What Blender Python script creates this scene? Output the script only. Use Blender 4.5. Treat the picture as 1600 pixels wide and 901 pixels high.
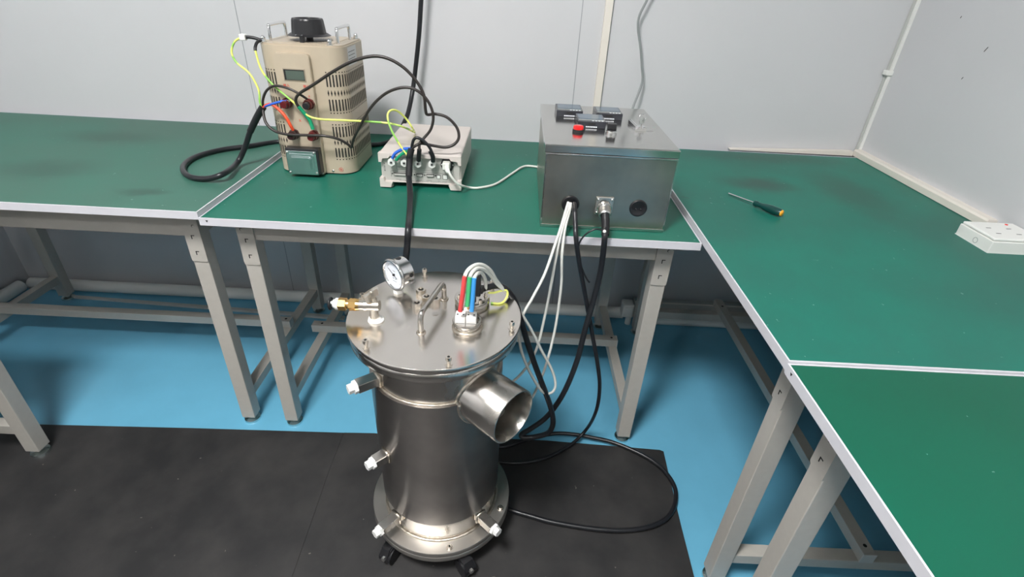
import bpy, bmesh, math, random
from mathutils import Vector, Matrix
PI = math.pi
S = bpy.context.scene
C = S.collection
random.seed(7)
for o in list(bpy.data.objects): bpy.data.objects.remove(o)

# ---------------------------------------------------------------- camera
def make_camera():
    cd = bpy.data.cameras.new('camera'); co = bpy.data.objects.new('camera', cd); C.objects.link(co)
    yaw, pit, rol, f = 0.0052575, -0.5470799, 0.0529893, 803.6913
    fw = Vector((math.sin(yaw)*math.cos(pit), math.cos(yaw)*math.cos(pit), math.sin(pit)))
    r0 = fw.cross(Vector((0, 0, 1))).normalized(); u0 = r0.cross(fw)
    r = r0*math.cos(rol) + u0*math.sin(rol); u = -r0*math.sin(rol) + u0*math.cos(rol)
    m = Matrix((r, u, -fw)).transposed().to_4x4(); m.translation = Vector((0.756145, -1.126627, 1.28276))
    co.matrix_world = m
    cd.sensor_width = 36; cd.sensor_fit = 'HORIZONTAL'; cd.lens = 36*f/1600; cd.clip_start = 0.02
    S.camera = co
make_camera()
S.view_settings.view_transform = 'Standard'; S.view_settings.look = 'None'
S.view_settings.gamma = 1; S.view_settings.use_curve_mapping = False
S.view_settings.exposure = 0.0
W = bpy.data.worlds.new('world'); S.world = W; W.use_nodes = True
W.node_tree.nodes['Background'].inputs[0].default_value = (0.75, 0.85, 1.0, 1)
W.node_tree.nodes['Background'].inputs[1].default_value = 0.3
PANEL_POWER = 101.0
PANELS = [(0.08, -1.40, 0.60, 0.60), (1.3, -2.75, 0.24, 0.24), (-0.6, -2.75, 0.24, 0.24)]
ZC = 3.0                                   # ceiling height

# ---------------------------------------------------------------- materials
MT = {}
ANR = 0.25
def mat(name, col, rough=0.5, metal=0.0, noise=0.0, nscale=20, rnoise=0.0, bump=0.0, bscale=80, spec=0.5, emit=None, es=0, stretch=None, coat=0, det=6, aniso=0):
    m = bpy.data.materials.new(name); m.use_nodes = True
    nt = m.node_tree; b = nt.nodes['Principled BSDF']
    b.inputs['Base Color'].default_value = (*col, 1); b.inputs['Roughness'].default_value = rough
    b.inputs['Metallic'].default_value = metal; b.inputs['Specular IOR Level'].default_value = spec
    if coat: b.inputs['Coat Weight'].default_value = coat; b.inputs['Coat Roughness'].default_value = 0.1
    if emit: b.inputs['Emission Color'].default_value = (*emit, 1); b.inputs['Emission Strength'].default_value = es
    if aniso:
        b.inputs['Anisotropic'].default_value = aniso; b.inputs['Anisotropic Rotation'].default_value = ANR
        tg = nt.nodes.new('ShaderNodeTangent'); tg.direction_type = 'RADIAL'; tg.axis = 'Z'; nt.links.new(tg.outputs[0], b.inputs['Tangent'])
    if noise or rnoise or bump:
        tc = nt.nodes.new('ShaderNodeTexCoord'); mp = nt.nodes.new('ShaderNodeMapping')
        nt.links.new(tc.outputs['Object'], mp.inputs['Vector'])
        if stretch: mp.inputs['Scale'].default_value = stretch
        n = nt.nodes.new('ShaderNodeTexNoise'); n.inputs['Scale'].default_value = nscale; n.inputs['Detail'].default_value = det
        n.inputs['Roughness'].default_value = 0.6
        nt.links.new(mp.outputs[0], n.inputs['Vector'])
        if noise:
            rp = nt.nodes.new('ShaderNodeMapRange'); rp.inputs[1].default_value = 0.3; rp.inputs[2].default_value = 0.7
            rp.inputs[3].default_value = 1-noise; rp.inputs[4].default_value = 1+noise
            nt.links.new(n.outputs['Fac'], rp.inputs[0])
            mx = nt.nodes.new('ShaderNodeVectorMath'); mx.operation = 'SCALE'
            mx.inputs[0].default_value = col; nt.links.new(rp.outputs[0], mx.inputs['Scale'])
            nt.links.new(mx.outputs[0], b.inputs['Base Color'])
        if rnoise:
            rr = nt.nodes.new('ShaderNodeMapRange'); rr.inputs[1].default_value = 0.3; rr.inputs[2].default_value = 0.7
            rr.inputs[3].default_value = max(0.02, rough-rnoise); rr.inputs[4].default_value = rough+rnoise
            nt.links.new(n.outputs['Fac'], rr.inputs[0]); nt.links.new(rr.outputs[0], b.inputs['Roughness'])
        if bump:
            n2 = nt.nodes.new('ShaderNodeTexNoise'); n2.inputs['Scale'].default_value = bscale; n2.inputs['Detail'].default_value = 4
            nt.links.new(mp.outputs[0], n2.inputs['Vector'])
            bp = nt.nodes.new('ShaderNodeBump'); bp.inputs['Strength'].default_value = bump; bp.inputs['Distance'].default_value = 0.002
            nt.links.new(n2.outputs['Fac'], bp.inputs['Height']); nt.links.new(bp.outputs[0], b.inputs['Normal'])
    MT[name] = m
    return m
mat('wall_far', (0.26, 0.26, 0.25), 0.6)
mat('wall_panel', (0.61, 0.61, 0.628), 0.45, noise=0.015, nscale=3)
mat('ceiling_white', (0.45, 0.45, 0.45), 0.8)
mat('pvc_cream', (0.78, 0.73, 0.66), 0.45)
mat('pvc_white', (0.80, 0.80, 0.77), 0.4)
mat('pvc_duct', (0.52, 0.53, 0.51), 0.5)
mat('seam_grey', (0.30, 0.32, 0.34), 0.6)
mat('alu_trim', (0.62, 0.62, 0.66), 0.38, noise=0.03, nscale=30)
mat('powder_grey', (0.46, 0.44, 0.40), 0.45, noise=0.03, nscale=60, bump=0.05, bscale=300)
mat('hole_dark', (0.012, 0.012, 0.012), 0.8)
mat('chrome', (0.80, 0.80, 0.80), 0.14, 1.0)
mat('zinc', (0.62, 0.62, 0.60), 0.35, 1.0)
mat('black_plastic', (0.016, 0.016, 0.018), 0.35)
mat('black_rubber', (0.010, 0.010, 0.012), 0.42, noise=0.2, nscale=60)
mat('cable_black', (0.012, 0.013, 0.016), 0.34)
mat('cable_brown', (0.030, 0.024, 0.022), 0.38)
mat('cable_white', (0.72, 0.73, 0.68), 0.4)
mat('cable_grey', (0.27, 0.29, 0.29), 0.45)
mat('wire_red', (0.85, 0.09, 0.03), 0.4)
mat('sleeve_red', (0.62, 0.06, 0.06), 0.4)
mat('wire_green', (0.01, 0.32, 0.15), 0.4)
mat('sleeve_green', (0.06, 0.42, 0.16), 0.4)
mat('wire_blue', (0.03, 0.13, 0.62), 0.4)
mat('sleeve_blue', (0.05, 0.30, 0.72), 0.4)
mat('knob_red', (0.11, 0.008, 0.010), 0.3)
mat('knob_dark', (0.035, 0.012, 0.014), 0.3)
mat('beige_enamel', (0.49, 0.415, 0.315), 0.35, noise=0.02, nscale=40, bump=0.03, bscale=200)
mat('beige_dark', (0.33, 0.28, 0.21), 0.4)
mat('case_pinkgrey', (0.62, 0.565, 0.525), 0.45, noise=0.01)
mat('case_panel', (0.46, 0.45, 0.42), 0.45)
mat('text_red', (0.65, 0.05, 0.04), 0.5)
mat('text_dark', (0.08, 0.08, 0.08), 0.6)
mat('text_white', (0.75, 0.78, 0.82), 0.5)
mat('lcd', (0.09, 0.12, 0.10), 0.25)
mat('galvanised', (0.62, 0.70, 0.70), 0.25, 1.0, noise=0.08, nscale=20)
mat('brass', (0.80, 0.52, 0.20), 0.22, 1.0)
mat('nickel', (0.72, 0.67, 0.60), 0.25, 1.0)
mat('ptfe', (0.82, 0.82, 0.80), 0.5)
mat('ceramic', (0.80, 0.78, 0.75), 0.35)
mat('dial_white', (0.78, 0.82, 0.90), 0.4)
mat('led_red', (0.75, 0.01, 0.01), 0.15, coat=0.5)
mat('meter_body', (0.035, 0.037, 0.045), 0.25)
mat('meter_window', (0.10, 0.15, 0.20), 0.08)
mat('driver_green', (0.004, 0.05, 0.045), 0.3)
mat('driver_orange', (0.95, 0.42, 0.03), 0.4)
mat('sticker', (0.55, 0.56, 0.55), 0.3, 0.3)
mat('steel_tube', (0.60, 0.57, 0.53), 0.24, 1.0, noise=0.08, nscale=14, rnoise=0.06, det=2)
mat('steel_flange', (0.62, 0.59, 0.55), 0.38, 1.0, noise=0.08, nscale=10, rnoise=0.04, det=2)
mat('steel_lid', (0.68, 0.645, 0.60), 0.24, 1.0, noise=0.06, nscale=6, rnoise=0.05, det=2)
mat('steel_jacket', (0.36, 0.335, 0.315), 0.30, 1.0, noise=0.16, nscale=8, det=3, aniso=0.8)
mat('steel_weld', (0.62, 0.56, 0.48), 0.3, 1.0, noise=0.25, nscale=70, bump=0.8, bscale=160)
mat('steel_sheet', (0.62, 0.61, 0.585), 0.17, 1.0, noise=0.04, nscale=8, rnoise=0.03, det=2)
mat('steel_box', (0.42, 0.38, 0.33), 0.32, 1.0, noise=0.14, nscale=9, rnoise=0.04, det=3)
mat('light_diffuser', (0.9, 0.9, 0.9), 0.5, emit=(1.0, 0.985, 0.97), es=PANEL_POWER)

def striped(name, c1, c2, scale):           # yellow-green striped insulation
    m = mat(name, c1, 0.4); nt = m.node_tree; b = nt.nodes['Principled BSDF']
    tc = nt.nodes.new('ShaderNodeTexCoord'); n = nt.nodes.new('ShaderNodeTexNoise'); n.inputs['Scale'].default_value = scale
    cr = nt.nodes.new('ShaderNodeValToRGB'); cr.color_ramp.elements[0].position = 0.50; cr.color_ramp.elements[1].position = 0.54
    cr.color_ramp.elements[0].color = (*c1, 1); cr.color_ramp.elements[1].color = (*c2, 1)
    nt.links.new(tc.outputs['Object'], n.inputs['Vector']); nt.links.new(n.outputs['Fac'], cr.inputs[0]); nt.links.new(cr.outputs[0], b.inputs['Base Color'])
striped('wire_yellow', (0.80, 0.85, 0.20), (0.30, 0.62, 0.12), 14)

def green_mat(name, dark, base, dark_patches=()):
    m = mat(name, base, 0.42, spec=0.22); nt = m.node_tree; b = nt.nodes['Principled BSDF']; L = nt.links
    tc = nt.nodes.new('ShaderNodeTexCoord')
    n = nt.nodes.new('ShaderNodeTexNoise'); n.inputs['Scale'].default_value = 2.2; n.inputs['Detail'].default_value = 5
    L.new(tc.outputs['Object'], n.inputs['Vector'])
    cr = nt.nodes.new('ShaderNodeValToRGB'); e = cr.color_ramp.elements
    e[0].position = 0.32; e[0].color = (*dark, 1); e[1].position = 0.62; e[1].color = (*base, 1)
    L.new(n.outputs['Fac'], cr.inputs[0])
    n2 = nt.nodes.new('ShaderNodeTexNoise'); n2.inputs['Scale'].default_value = 75; n2.inputs['Detail'].default_value = 3
    L.new(tc.outputs['Object'], n2.inputs['Vector'])
    c2 = nt.nodes.new('ShaderNodeValToRGB'); c2.color_ramp.elements[0].position = 0.735; c2.color_ramp.elements[1].position = 0.76
    L.new(n2.outputs['Fac'], c2.inputs[0])
    src = cr.outputs[0]
    for (sx, sy, rx, ry, st) in dark_patches:            # darker, duller patches with soft uneven edges
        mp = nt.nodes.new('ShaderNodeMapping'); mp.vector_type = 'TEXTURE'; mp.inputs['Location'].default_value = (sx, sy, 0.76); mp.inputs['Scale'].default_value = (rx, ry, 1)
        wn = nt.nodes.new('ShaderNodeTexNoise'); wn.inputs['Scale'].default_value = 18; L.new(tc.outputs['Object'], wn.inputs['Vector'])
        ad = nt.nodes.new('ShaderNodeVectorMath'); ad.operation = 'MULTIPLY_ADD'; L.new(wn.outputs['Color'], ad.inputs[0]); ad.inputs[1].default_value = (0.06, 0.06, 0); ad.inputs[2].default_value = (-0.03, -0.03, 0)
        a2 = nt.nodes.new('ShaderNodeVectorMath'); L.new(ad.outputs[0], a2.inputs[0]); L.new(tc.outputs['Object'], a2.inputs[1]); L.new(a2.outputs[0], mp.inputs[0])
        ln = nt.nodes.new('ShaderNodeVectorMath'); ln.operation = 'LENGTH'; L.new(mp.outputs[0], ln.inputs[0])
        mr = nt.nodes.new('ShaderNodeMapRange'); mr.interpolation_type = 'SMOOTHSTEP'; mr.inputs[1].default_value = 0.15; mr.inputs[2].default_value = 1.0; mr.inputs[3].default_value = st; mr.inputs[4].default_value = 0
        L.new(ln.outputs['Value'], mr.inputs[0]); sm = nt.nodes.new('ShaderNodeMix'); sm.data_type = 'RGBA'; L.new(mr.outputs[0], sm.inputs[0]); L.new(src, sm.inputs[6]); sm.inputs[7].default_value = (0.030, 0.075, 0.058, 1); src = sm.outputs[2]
    mx = nt.nodes.new('ShaderNodeMix'); mx.data_type = 'RGBA'; L.new(c2.outputs[0], mx.inputs[0])
    L.new(src, mx.inputs[6]); mx.inputs[7].default_value = (0.20, 0.34, 0.28, 1)
    L.new(mx.outputs[2], b.inputs['Base Color'])
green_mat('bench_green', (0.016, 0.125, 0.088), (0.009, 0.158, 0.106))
green_mat('bench_green_greyer', (0.052, 0.135, 0.102), (0.040, 0.155, 0.114), [(1.02, 0.11, 0.09, 0.030, 0.7), (0.66, 0.24, 0.20, 0.12, 0.5), (0.62, 0.56, 0.26, 0.10, 0.5)])  # greyer green for the left bench top, with three darker patches
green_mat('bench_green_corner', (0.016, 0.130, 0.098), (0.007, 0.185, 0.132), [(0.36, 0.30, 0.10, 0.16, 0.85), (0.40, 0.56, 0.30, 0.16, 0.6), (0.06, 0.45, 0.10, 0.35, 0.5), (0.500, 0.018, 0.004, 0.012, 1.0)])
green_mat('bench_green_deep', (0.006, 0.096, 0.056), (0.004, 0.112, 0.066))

def floor_mat():
    m = mat('floor_blue', (0.145, 0.44, 0.63), 0.32, noise=0.06, nscale=4, rnoise=0.05)
floor_mat()
def mat_mat():
    m = mat('mat_black', (0.022, 0.021, 0.022), 0.55); nt = m.node_tree; b = nt.nodes['Principled BSDF']; L = nt.links
    tc = nt.nodes.new('ShaderNodeTexCoord')
    n = nt.nodes.new('ShaderNodeTexNoise'); n.inputs['Scale'].default_value = 5; n.inputs['Detail'].default_value = 8; n.inputs['Roughness'].default_value = 0.65
    L.new(tc.outputs['Object'], n.inputs['Vector'])
    cr = nt.nodes.new('ShaderNodeValToRGB'); e = cr.color_ramp.elements
    e[0].position = 0.38; e[0].color = (0.018, 0.018, 0.019, 1); e[1].position = 0.72; e[1].color = (0.042, 0.040, 0.039, 1)
    L.new(n.outputs['Fac'], cr.inputs[0])
    n2 = nt.nodes.new('ShaderNodeTexNoise'); n2.inputs['Scale'].default_value = 60
    L.new(tc.outputs['Object'], n2.inputs['Vector'])
    c2 = nt.nodes.new('ShaderNodeValToRGB'); c2.color_ramp.elements[0].position = 0.76; c2.color_ramp.elements[1].position = 0.78
    L.new(n2.outputs['Fac'], c2.inputs[0])
    mx = nt.nodes.new('ShaderNodeMix'); mx.data_type = 'RGBA'; L.new(c2.outputs[0], mx.inputs[0])
    L.new(cr.outputs[0], mx.inputs[6]); mx.inputs[7].default_value = (0.15, 0.14, 0.12, 1)
    L.new(mx.outputs[2], b.inputs['Base Color'])
mat_mat()

# ---------------------------------------------------------------- geometry helpers
class MB:
    """collects shapes of one part into one mesh; each shape may use its own material slot"""
    def __init__(s): s.bm = bmesh.new(); s.mats = []
    def _mi(s, m):
        if m not in s.mats: s.mats.append(m)
        return s.mats.index(m)
    def _add(s, vs, fs, m, smooth=False):
        V = [s.bm.verts.new(v) for v in vs]; k = s._mi(m)
        for f in fs:
            try: F = s.bm.faces.new([V[i] for i in f]); F.material_index = k; F.smooth = smooth
            except ValueError: pass
    def box(s, x0, x1, y0, y1, z0, z1, m, bev=0.0, M=None, seg=2):
        if x0 > x1: x0, x1 = x1, x0
        if y0 > y1: y0, y1 = y1, y0
        t = bmesh.new(); bmesh.ops.create_cube(t, size=1)
        for v in t.verts: v.co = Vector(((x0+x1)/2+v.co.x*(x1-x0), (y0+y1)/2+v.co.y*(y1-y0), (z0+z1)/2+v.co.z*(z1-z0)))
        if bev: bmesh.ops.bevel(t, geom=t.edges[:], offset=bev, segments=seg, affect='EDGES', profile=0.5)
        s._merge(t, m, M)
    def _merge(s, t, m, M=None, smooth=False):
        t.verts.index_update()
        vs = [(M @ v.co if M else v.co.copy()) for v in t.verts]; fs = [[v.index for v in f.verts] for f in t.faces]
        t.free(); s._add(vs, fs, m, smooth)
    def cyl(s, p0, p1, r0, m, r1=None, n=32, caps=True, smooth=True, rot=0):
        p0, p1 = Vector(p0), Vector(p1); r1 = r0 if r1 is None else r1
        a = (p1-p0).normalized(); t = Vector((0, 0, 1)) if abs(a.z) < 0.9 else Vector((1, 0, 0))
        u = a.cross(t).normalized(); w = a.cross(u)
        vs = []; 
        for p, r in ((p0, r0), (p1, r1)):
            for i in range(n):
                c = 2*PI*i/n+rot; vs.append(p+u*math.cos(c)*r+w*math.sin(c)*r)
        s._add(vs, [(i, (i+1) % n, n+(i+1) % n, n+i) for i in range(n)], m, smooth)
        if caps: s._add(vs[:n], [tuple(range(n))[::-1]], m); s._add(vs[n:], [tuple(range(n))], m)
    def hexa(s, p0, p1, r, m, rot=0): s.cyl(p0, p1, r, m, n=6, smooth=False, rot=rot)
    def lathe(s, prof, m, n=96, M=None, closed=False, smooth=True):
        """prof: list of (r, z); sharp where the profile repeats a point"""
        segs = []; cur = [prof[0]]
        for p in prof[1:]:
            if p == cur[-1]: segs.append(cur); cur = [p]
            else: cur.append(p)
        segs.append(cur)
        for sg in segs:
            vs = []
            for r, z in sg:
                for i in range(n):
                    v = Vector((r*math.cos(2*PI*i/n), r*math.sin(2*PI*i/n), z)); vs.append(M @ v if M else v)
            fs = []
            for k in range(len(sg)-1):
                for i in range(n): fs.append((k*n+i, k*n+(i+1) % n, (k+1)*n+(i+1) % n, (k+1)*n+i))
            s._add(vs, fs, m, smooth)
            for k, e in ((0, sg[0]), (len(sg)-1, sg[-1])): pass
    def disc(s, r, z, m, n=96, M=None):
        vs = [Vector((r*math.cos(2*PI*i/n), r*math.sin(2*PI*i/n), z)) for i in range(n)]
        s._add([M @ v if M else v for v in vs], [tuple(range(n))], m)
    def prism(s, pts, a, b, m, axis='z', M=None, bev=0, smooth_side=False):
        """extrude a 2-D outline from a to b along an axis"""
        def P(u, v, w): return Vector((u, v, w)) if axis == 'z' else (Vector((u, w, v)) if axis == 'y' else Vector((w, u, v)))
        t = bmesh.new(); n = len(pts)
        A = [t.verts.new(P(u, v, a)) for u, v in pts]; B = [t.verts.new(P(u, v, b)) for u, v in pts]
        f1 = t.faces.new(A[::-1]); f2 = t.faces.new(B)
        for i in range(n): t.faces.new((A[i], A[(i+1) % n], B[(i+1) % n], B[i]))
        bmesh.ops.recalc_face_normals(t, faces=t.faces[:])
        if bev: bmesh.ops.bevel(t, geom=[e for f in (f2,) for e in f.edges], offset=bev, segments=2, affect='EDGES')
        s._merge(t, m, M)
    def tube(s, pts, r, m, n=10, sub=6, caps=True, rad=None, spline=True):
        P = [Vector(p) for p in pts]
        if spline and len(P) > 2:
            out = []
            for i in range(len(P)-1):
                a = P[max(i-1, 0)]; b = P[i]; c = P[i+1]; d = P[min(i+2, len(P)-1)]
                for k in range(sub):
                    t = k/sub
                    out.append(0.5*((2*b)+(c-a)*t+(2*a-5*b+4*c-d)*t*t+(3*b-a-3*c+d)*t**3))
            out.append(P[-1]); P = out
        N = len(P); T = []
        for i in range(N):
            d = (P[min(i+1, N-1)]-P[max(i-1, 0)]); T.append(d.normalized() if d.length > 1e-9 else T[-1])
        u = T[0].orthogonal().normalized(); vs = []
        for i in range(N):
            u = (u-T[i]*u.dot(T[i])).normalized(); w = T[i].cross(u); rr = rad(i/(N-1)) if rad else r
            for j in range(n): c = 2*PI*j/n; vs.append(P[i]+(u*math.cos(c)+w*math.sin(c))*rr)
        s._add(vs, [(i*n+j, i*n+(j+1) % n, (i+1)*n+(j+1) % n, (i+1)*n+j) for i in range(N-1) for j in range(n)], m, True)
        if caps: s._add(vs[:n], [tuple(range(n))[::-1]], m); s._add(vs[-n:], [tuple(range(n))], m)
    def sphere(s, c, r, m, n=16, sc=(1, 1, 1)):
        t = bmesh.new(); bmesh.ops.create_uvsphere(t, u_segments=n, v_segments=n//2+2, radius=r)
        for v in t.verts: v.co = Vector((v.co.x*sc[0], v.co.y*sc[1], v.co.z*sc[2]))+Vector(c)
        s._merge(t, m, None, True)
    def torus(s, c, R, r, m, n=48, k=10, M=None):
        vs = []
        for i in range(n):
            for j in range(k):
                a = 2*PI*i/n; b = 2*PI*j/k
                v = Vector(((R+r*math.cos(b))*math.cos(a), (R+r*math.cos(b))*math.sin(a), r*math.sin(b)))
                vs.append((M @ v if M else v)+Vector(c))
        s._add(vs, [(i*k+j, ((i+1) % n)*k+j, ((i+1) % n)*k+(j+1) % k, i*k+(j+1) % k) for i in range(n) for j in range(k)], m, True)
    def text(s, body, size, m, M, depth=0.0003):
        cu = bpy.data.curves.new('t', 'FONT'); cu.body = body; cu.size = size; cu.align_x = 'CENTER'; cu.align_y = 'CENTER'; cu.extrude = depth
        o = bpy.data.objects.new('t', cu); C.objects.link(o); dg = bpy.context.evaluated_depsgraph_get()
        me = bpy.data.meshes.new_from_object(o.evaluated_get(dg)); k = len(me.vertices)
        if k: s._add([M @ v.co for v in me.vertices], [tuple(p.vertices) for p in me.polygons], m)
        bpy.data.objects.remove(o); bpy.data.curves.remove(cu); bpy.data.meshes.remove(me)
    def build(s, name, parent=None, fixn=True):
        if fixn: bmesh.ops.recalc_face_normals(s.bm, faces=s.bm.faces[:])
        me = bpy.data.meshes.new(name); s.bm.to_mesh(me); s.bm.free()
        for m in s.mats: me.materials.append(MT[m])
        o = bpy.data.objects.new(name, me); C.objects.link(o)
        if parent: o.parent = parent
        return o
def tag(o, label, cat, group=None):
    o['label'] = label; o['category'] = cat
    if group: o['group'] = group
    return o
def thing(name, label, cat, loc=(0, 0, 0), rz=0, group=None):
    o = bpy.data.objects.new(name, None); C.objects.link(o); o.location = loc; o.rotation_euler = (0, 0, rz); o.empty_display_size = 0.05
    return tag(o, label, cat, group)
def struct(mb, name, parent=None):
    o = mb.build(name, parent)
    if not parent: o['kind'] = 'structure'
    return o
def rrect(x0, x1, y0, y1, r, n=8):
    out = []
    for cx, cy, a0 in ((x1-r, y1-r, 0), (x0+r, y1-r, PI/2), (x0+r, y0+r, PI), (x1-r, y0+r, 1.5*PI)):
        for i in range(n+1): a = a0+PI/2*i/n; out.append((cx+r*math.cos(a), cy+r*math.sin(a)))
    return out
def frame(p, n, up=(0, 0, 1)):
    """matrix whose local z looks along n and local y along up"""
    n = Vector(n).normalized(); x = Vector(up).cross(n).normalized(); y = n.cross(x)
    m = Matrix((x, y, n)).transposed().to_4x4(); m.translation = Vector(p); return m
# ---------------------------------------------------------------- the room
XL, XR, YW, YB = -1.40, 2.035, 0.8221, -3.15
def room():
    b = MB(); b.box(XL-0.1, XR+0.1, YB-0.1, YW+0.1, -0.1, 0, 'floor_blue'); struct(b, 'floor')
    b = MB(); b.box(XL-0.1, XR+0.1, YB-0.1, YW+0.1, ZC, ZC+0.1, 'ceiling_white'); struct(b, 'ceiling')
    b = MB(); b.box(XL-0.1, XR+0.1, YW, YW+0.08, 0, ZC, 'wall_panel')
    for x in (-0.2135, 0.9505): b.box(x-0.0012, x+0.0012, YW-0.0006, YW+0.001, 0.0, ZC, 'seam_grey')
    struct(b, 'wall_back')
    b = MB(); b.box(XR, XR+0.08, YB, YW, 0, ZC, 'wall_panel')
    b.box(XR-0.0006, XR+0.001, 0.060, 0.062, 0, ZC, 'seam_grey')
    for y, z, s in ((0.456, 1.166, 0.007), (0.60, 1.236, 0.003), (0.491, 1.086, 0.0035)):
        b.box(XR-0.0005, XR+0.001, y-0.0012, y+0.0012, z-s, z+s, 'text_dark', M=Matrix.Translation((0, y, z)) @ Matrix.Rotation(0.5, 4, 'X') @ Matrix.Translation((0, -y, -z)))
    struct(b, 'wall_right')
    b = MB(); b.box(XL-0.08, XL, YB, YW, 0, ZC, 'wall_panel'); struct(b, 'wall_left')
    b = MB(); b.box(XL-0.1, XR+0.1, YB-0.08, YB, 0, ZC, 'wall_far'); struct(b, 'wall_front')
    b = MB(); b.box(XR-0.013, XR, YW-0.012, YW, 0, ZC, 'pvc_duct', 0.003); struct(b, 'trim_1')   # corner cove
room()

def conduits():
    b = MB(); b.box(1.0245, 1.0495, YW-0.013, YW, 0.766, ZC, 'pvc_cream', 0.001)
    b.box(1.0495, 1.0518, YW-0.005, YW, 0.766, ZC, 'seam_grey')
    tag(b.build('cable_trunking'), 'tall cream trunking strip running up the back wall behind the steel box', 'trunking')
    r = thing('corner_conduit', 'thin white conduit running up the right-hand room corner with a clip', 'conduit', (XR-0.005, YW-0.018, 0.77))
    b = MB(); b.box(-0.005, 0.005, -0.004, 0.004, 0, ZC-0.78, 'pvc_white', 0.001); b.build('conduit_strip', r)
    b = MB(); b.box(-0.018, 0.005, -0.010, 0.014, 0.275, 0.290, 'pvc_white', 0.002); b.build('clip', r)
    b = MB(); b.prism([(2.035, 0.765), (2.008, 0.765), (2.008, 0.783), (2.012, 0.788), (2.035, 0.788)], 0.80, 0.155, 'pvc_cream', axis='y')
    tag(b.build('bench_trunking'), 'cream trunking lying on the corner bench against the right wall', 'trunking')
    b = MB(); b.prism([(1.55, 0.7632), (2.006, 0.764), (2.006, 0.780), (1.98, 0.780), (1.55, 0.766)], 0.795, 0.818, 'pvc_cream', axis='y')
    tag(b.build('trunking_strip'), 'flat cream strip wedged behind the corner bench at the back wall', 'trunking')
    b = MB(); b.tube([(XL+0.045, 0.779, 0.026), (1.262, 0.779, 0.026)], 0.0255, 'pvc_white', n=24, spline=False)
    tag(b.build('wall_pipe'), 'long white pipe lying along the foot of the back wall', 'pipe')
    b = MB(); b.tube([(XL+0.035, 0.74, 0.035), (XL+0.035, -2.6, 0.035)], 0.0255, 'pvc_white', n=24, spline=False)
    tag(b.build('side_pipe'), 'shadowed pipe lying along the foot of the left wall', 'pipe')
    b = MB(); b.tube([(1.33, 0.746, 0.030), (XR-0.01, 0.746, 0.030)], 0.0295, 'pvc_white', n=24, spline=False)
    tag(b.build('corner_pipe'), 'thicker white pipe on the floor behind the right-hand bench leg', 'pipe')
    b = MB(); b.box(1.31, XR-0.002, 0.787, YW-0.001, 0.0, 0.085, 'pvc_duct', 0.003); b.box(1.31, XR-0.002, 0.785, 0.79, 0.078, 0.085, 'pvc_cream', 0.001)
    tag(b.build('floor_duct'), 'grey rectangular duct along the back wall behind the thicker pipe', 'duct')
    r = thing('pipe_fitting', 'white square pipe fitting with a short down-stub at the end of the long pipe', 'fitting', (1.268, 0.735, 0))
    b = MB(); b.box(-0.025, 0.024, -0.025, 0.03, 0.045, 0.108, 'pvc_white', 0.006); b.box(-0.018, 0.018, -0.029, -0.024, 0.055, 0.100, 'pvc_white', 0.002); b.build('body', r)
    b = MB(); b.cyl((0.012, 0, 0.0), (0.012, 0, 0.055), 0.0125, 'pvc_white'); b.build('down_stub', r)
    b = MB(); b.prism([(-1.16, 0.715), (-1.16, 0.727), (0.06, 0.672), (0.06, 0.650)], 0.0, 0.010, 'pvc_duct', bev=0.001)
    tag(b.build('floor_strip'), 'flat grey cable strip lying loose on the floor under the left bench', 'strip')
conduits()

def lights():
    for i, (x, y, w, d) in enumerate(PANELS):
        t = thing('ceiling_light', ['square ceiling light panel nearest the back wall', 'small square ceiling light behind the camera on the right', 'small square ceiling light behind the camera on the left'][i], 'light', (x, y, ZC), 0, 'ceiling light panels')
        b = MB()
        for a in ((-w/2-.02, w/2+.02, -d/2-.02, -d/2), (-w/2-.02, w/2+.02, d/2, d/2+.02), (-w/2-.02, -w/2, -d/2, d/2), (w/2, w/2+.02, -d/2, d/2)):
            b.box(*a, -0.02, 0, 'pvc_white')
        b.build('frame', t)
        b = MB(); b.box(-w/2, w/2, -d/2, d/2, -0.014, -0.002, 'light_diffuser'); b.build('diffuser', t)
lights()

def rubber_mats():
    zt = 0.006
    L = [(XL+0.02, -0.002), (-0.70, 0.004), (-0.2324, 0.0196), (0.2485, 0.031), (0.249, -0.1), (0.258, -0.33), (0.276, -0.9), (0.29, -3.1), (XL+0.02, -3.1)]
    b = MB(); b.prism(L, 0, zt, 'mat_black', bev=0.001); tag(b.build('rubber_mat'), 'black rubber mat on the floor at the left, scuffed and dusty', 'mat')
    Rr = [(0.2490, 0.031), (0.33, 0.0343), (0.60, 0.038), (0.90, 0.0395), (1.262, 0.0235), (1.2735, 0.018), (1.270, -0.05), (1.262, -0.25), (1.258, -0.42), (1.25, -3.1), (0.2903, -3.1), (0.2763, -0.9), (0.2583, -0.33), (0.2493, -0.1)]
    b = MB(); b.prism(Rr, 0, zt+0.0006, 'mat_black', bev=0.001); tag(b.build('rubber_mat'), 'black rubber mat on the floor under the steel vessel and looped cable', 'mat')
rubber_mats()

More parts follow.
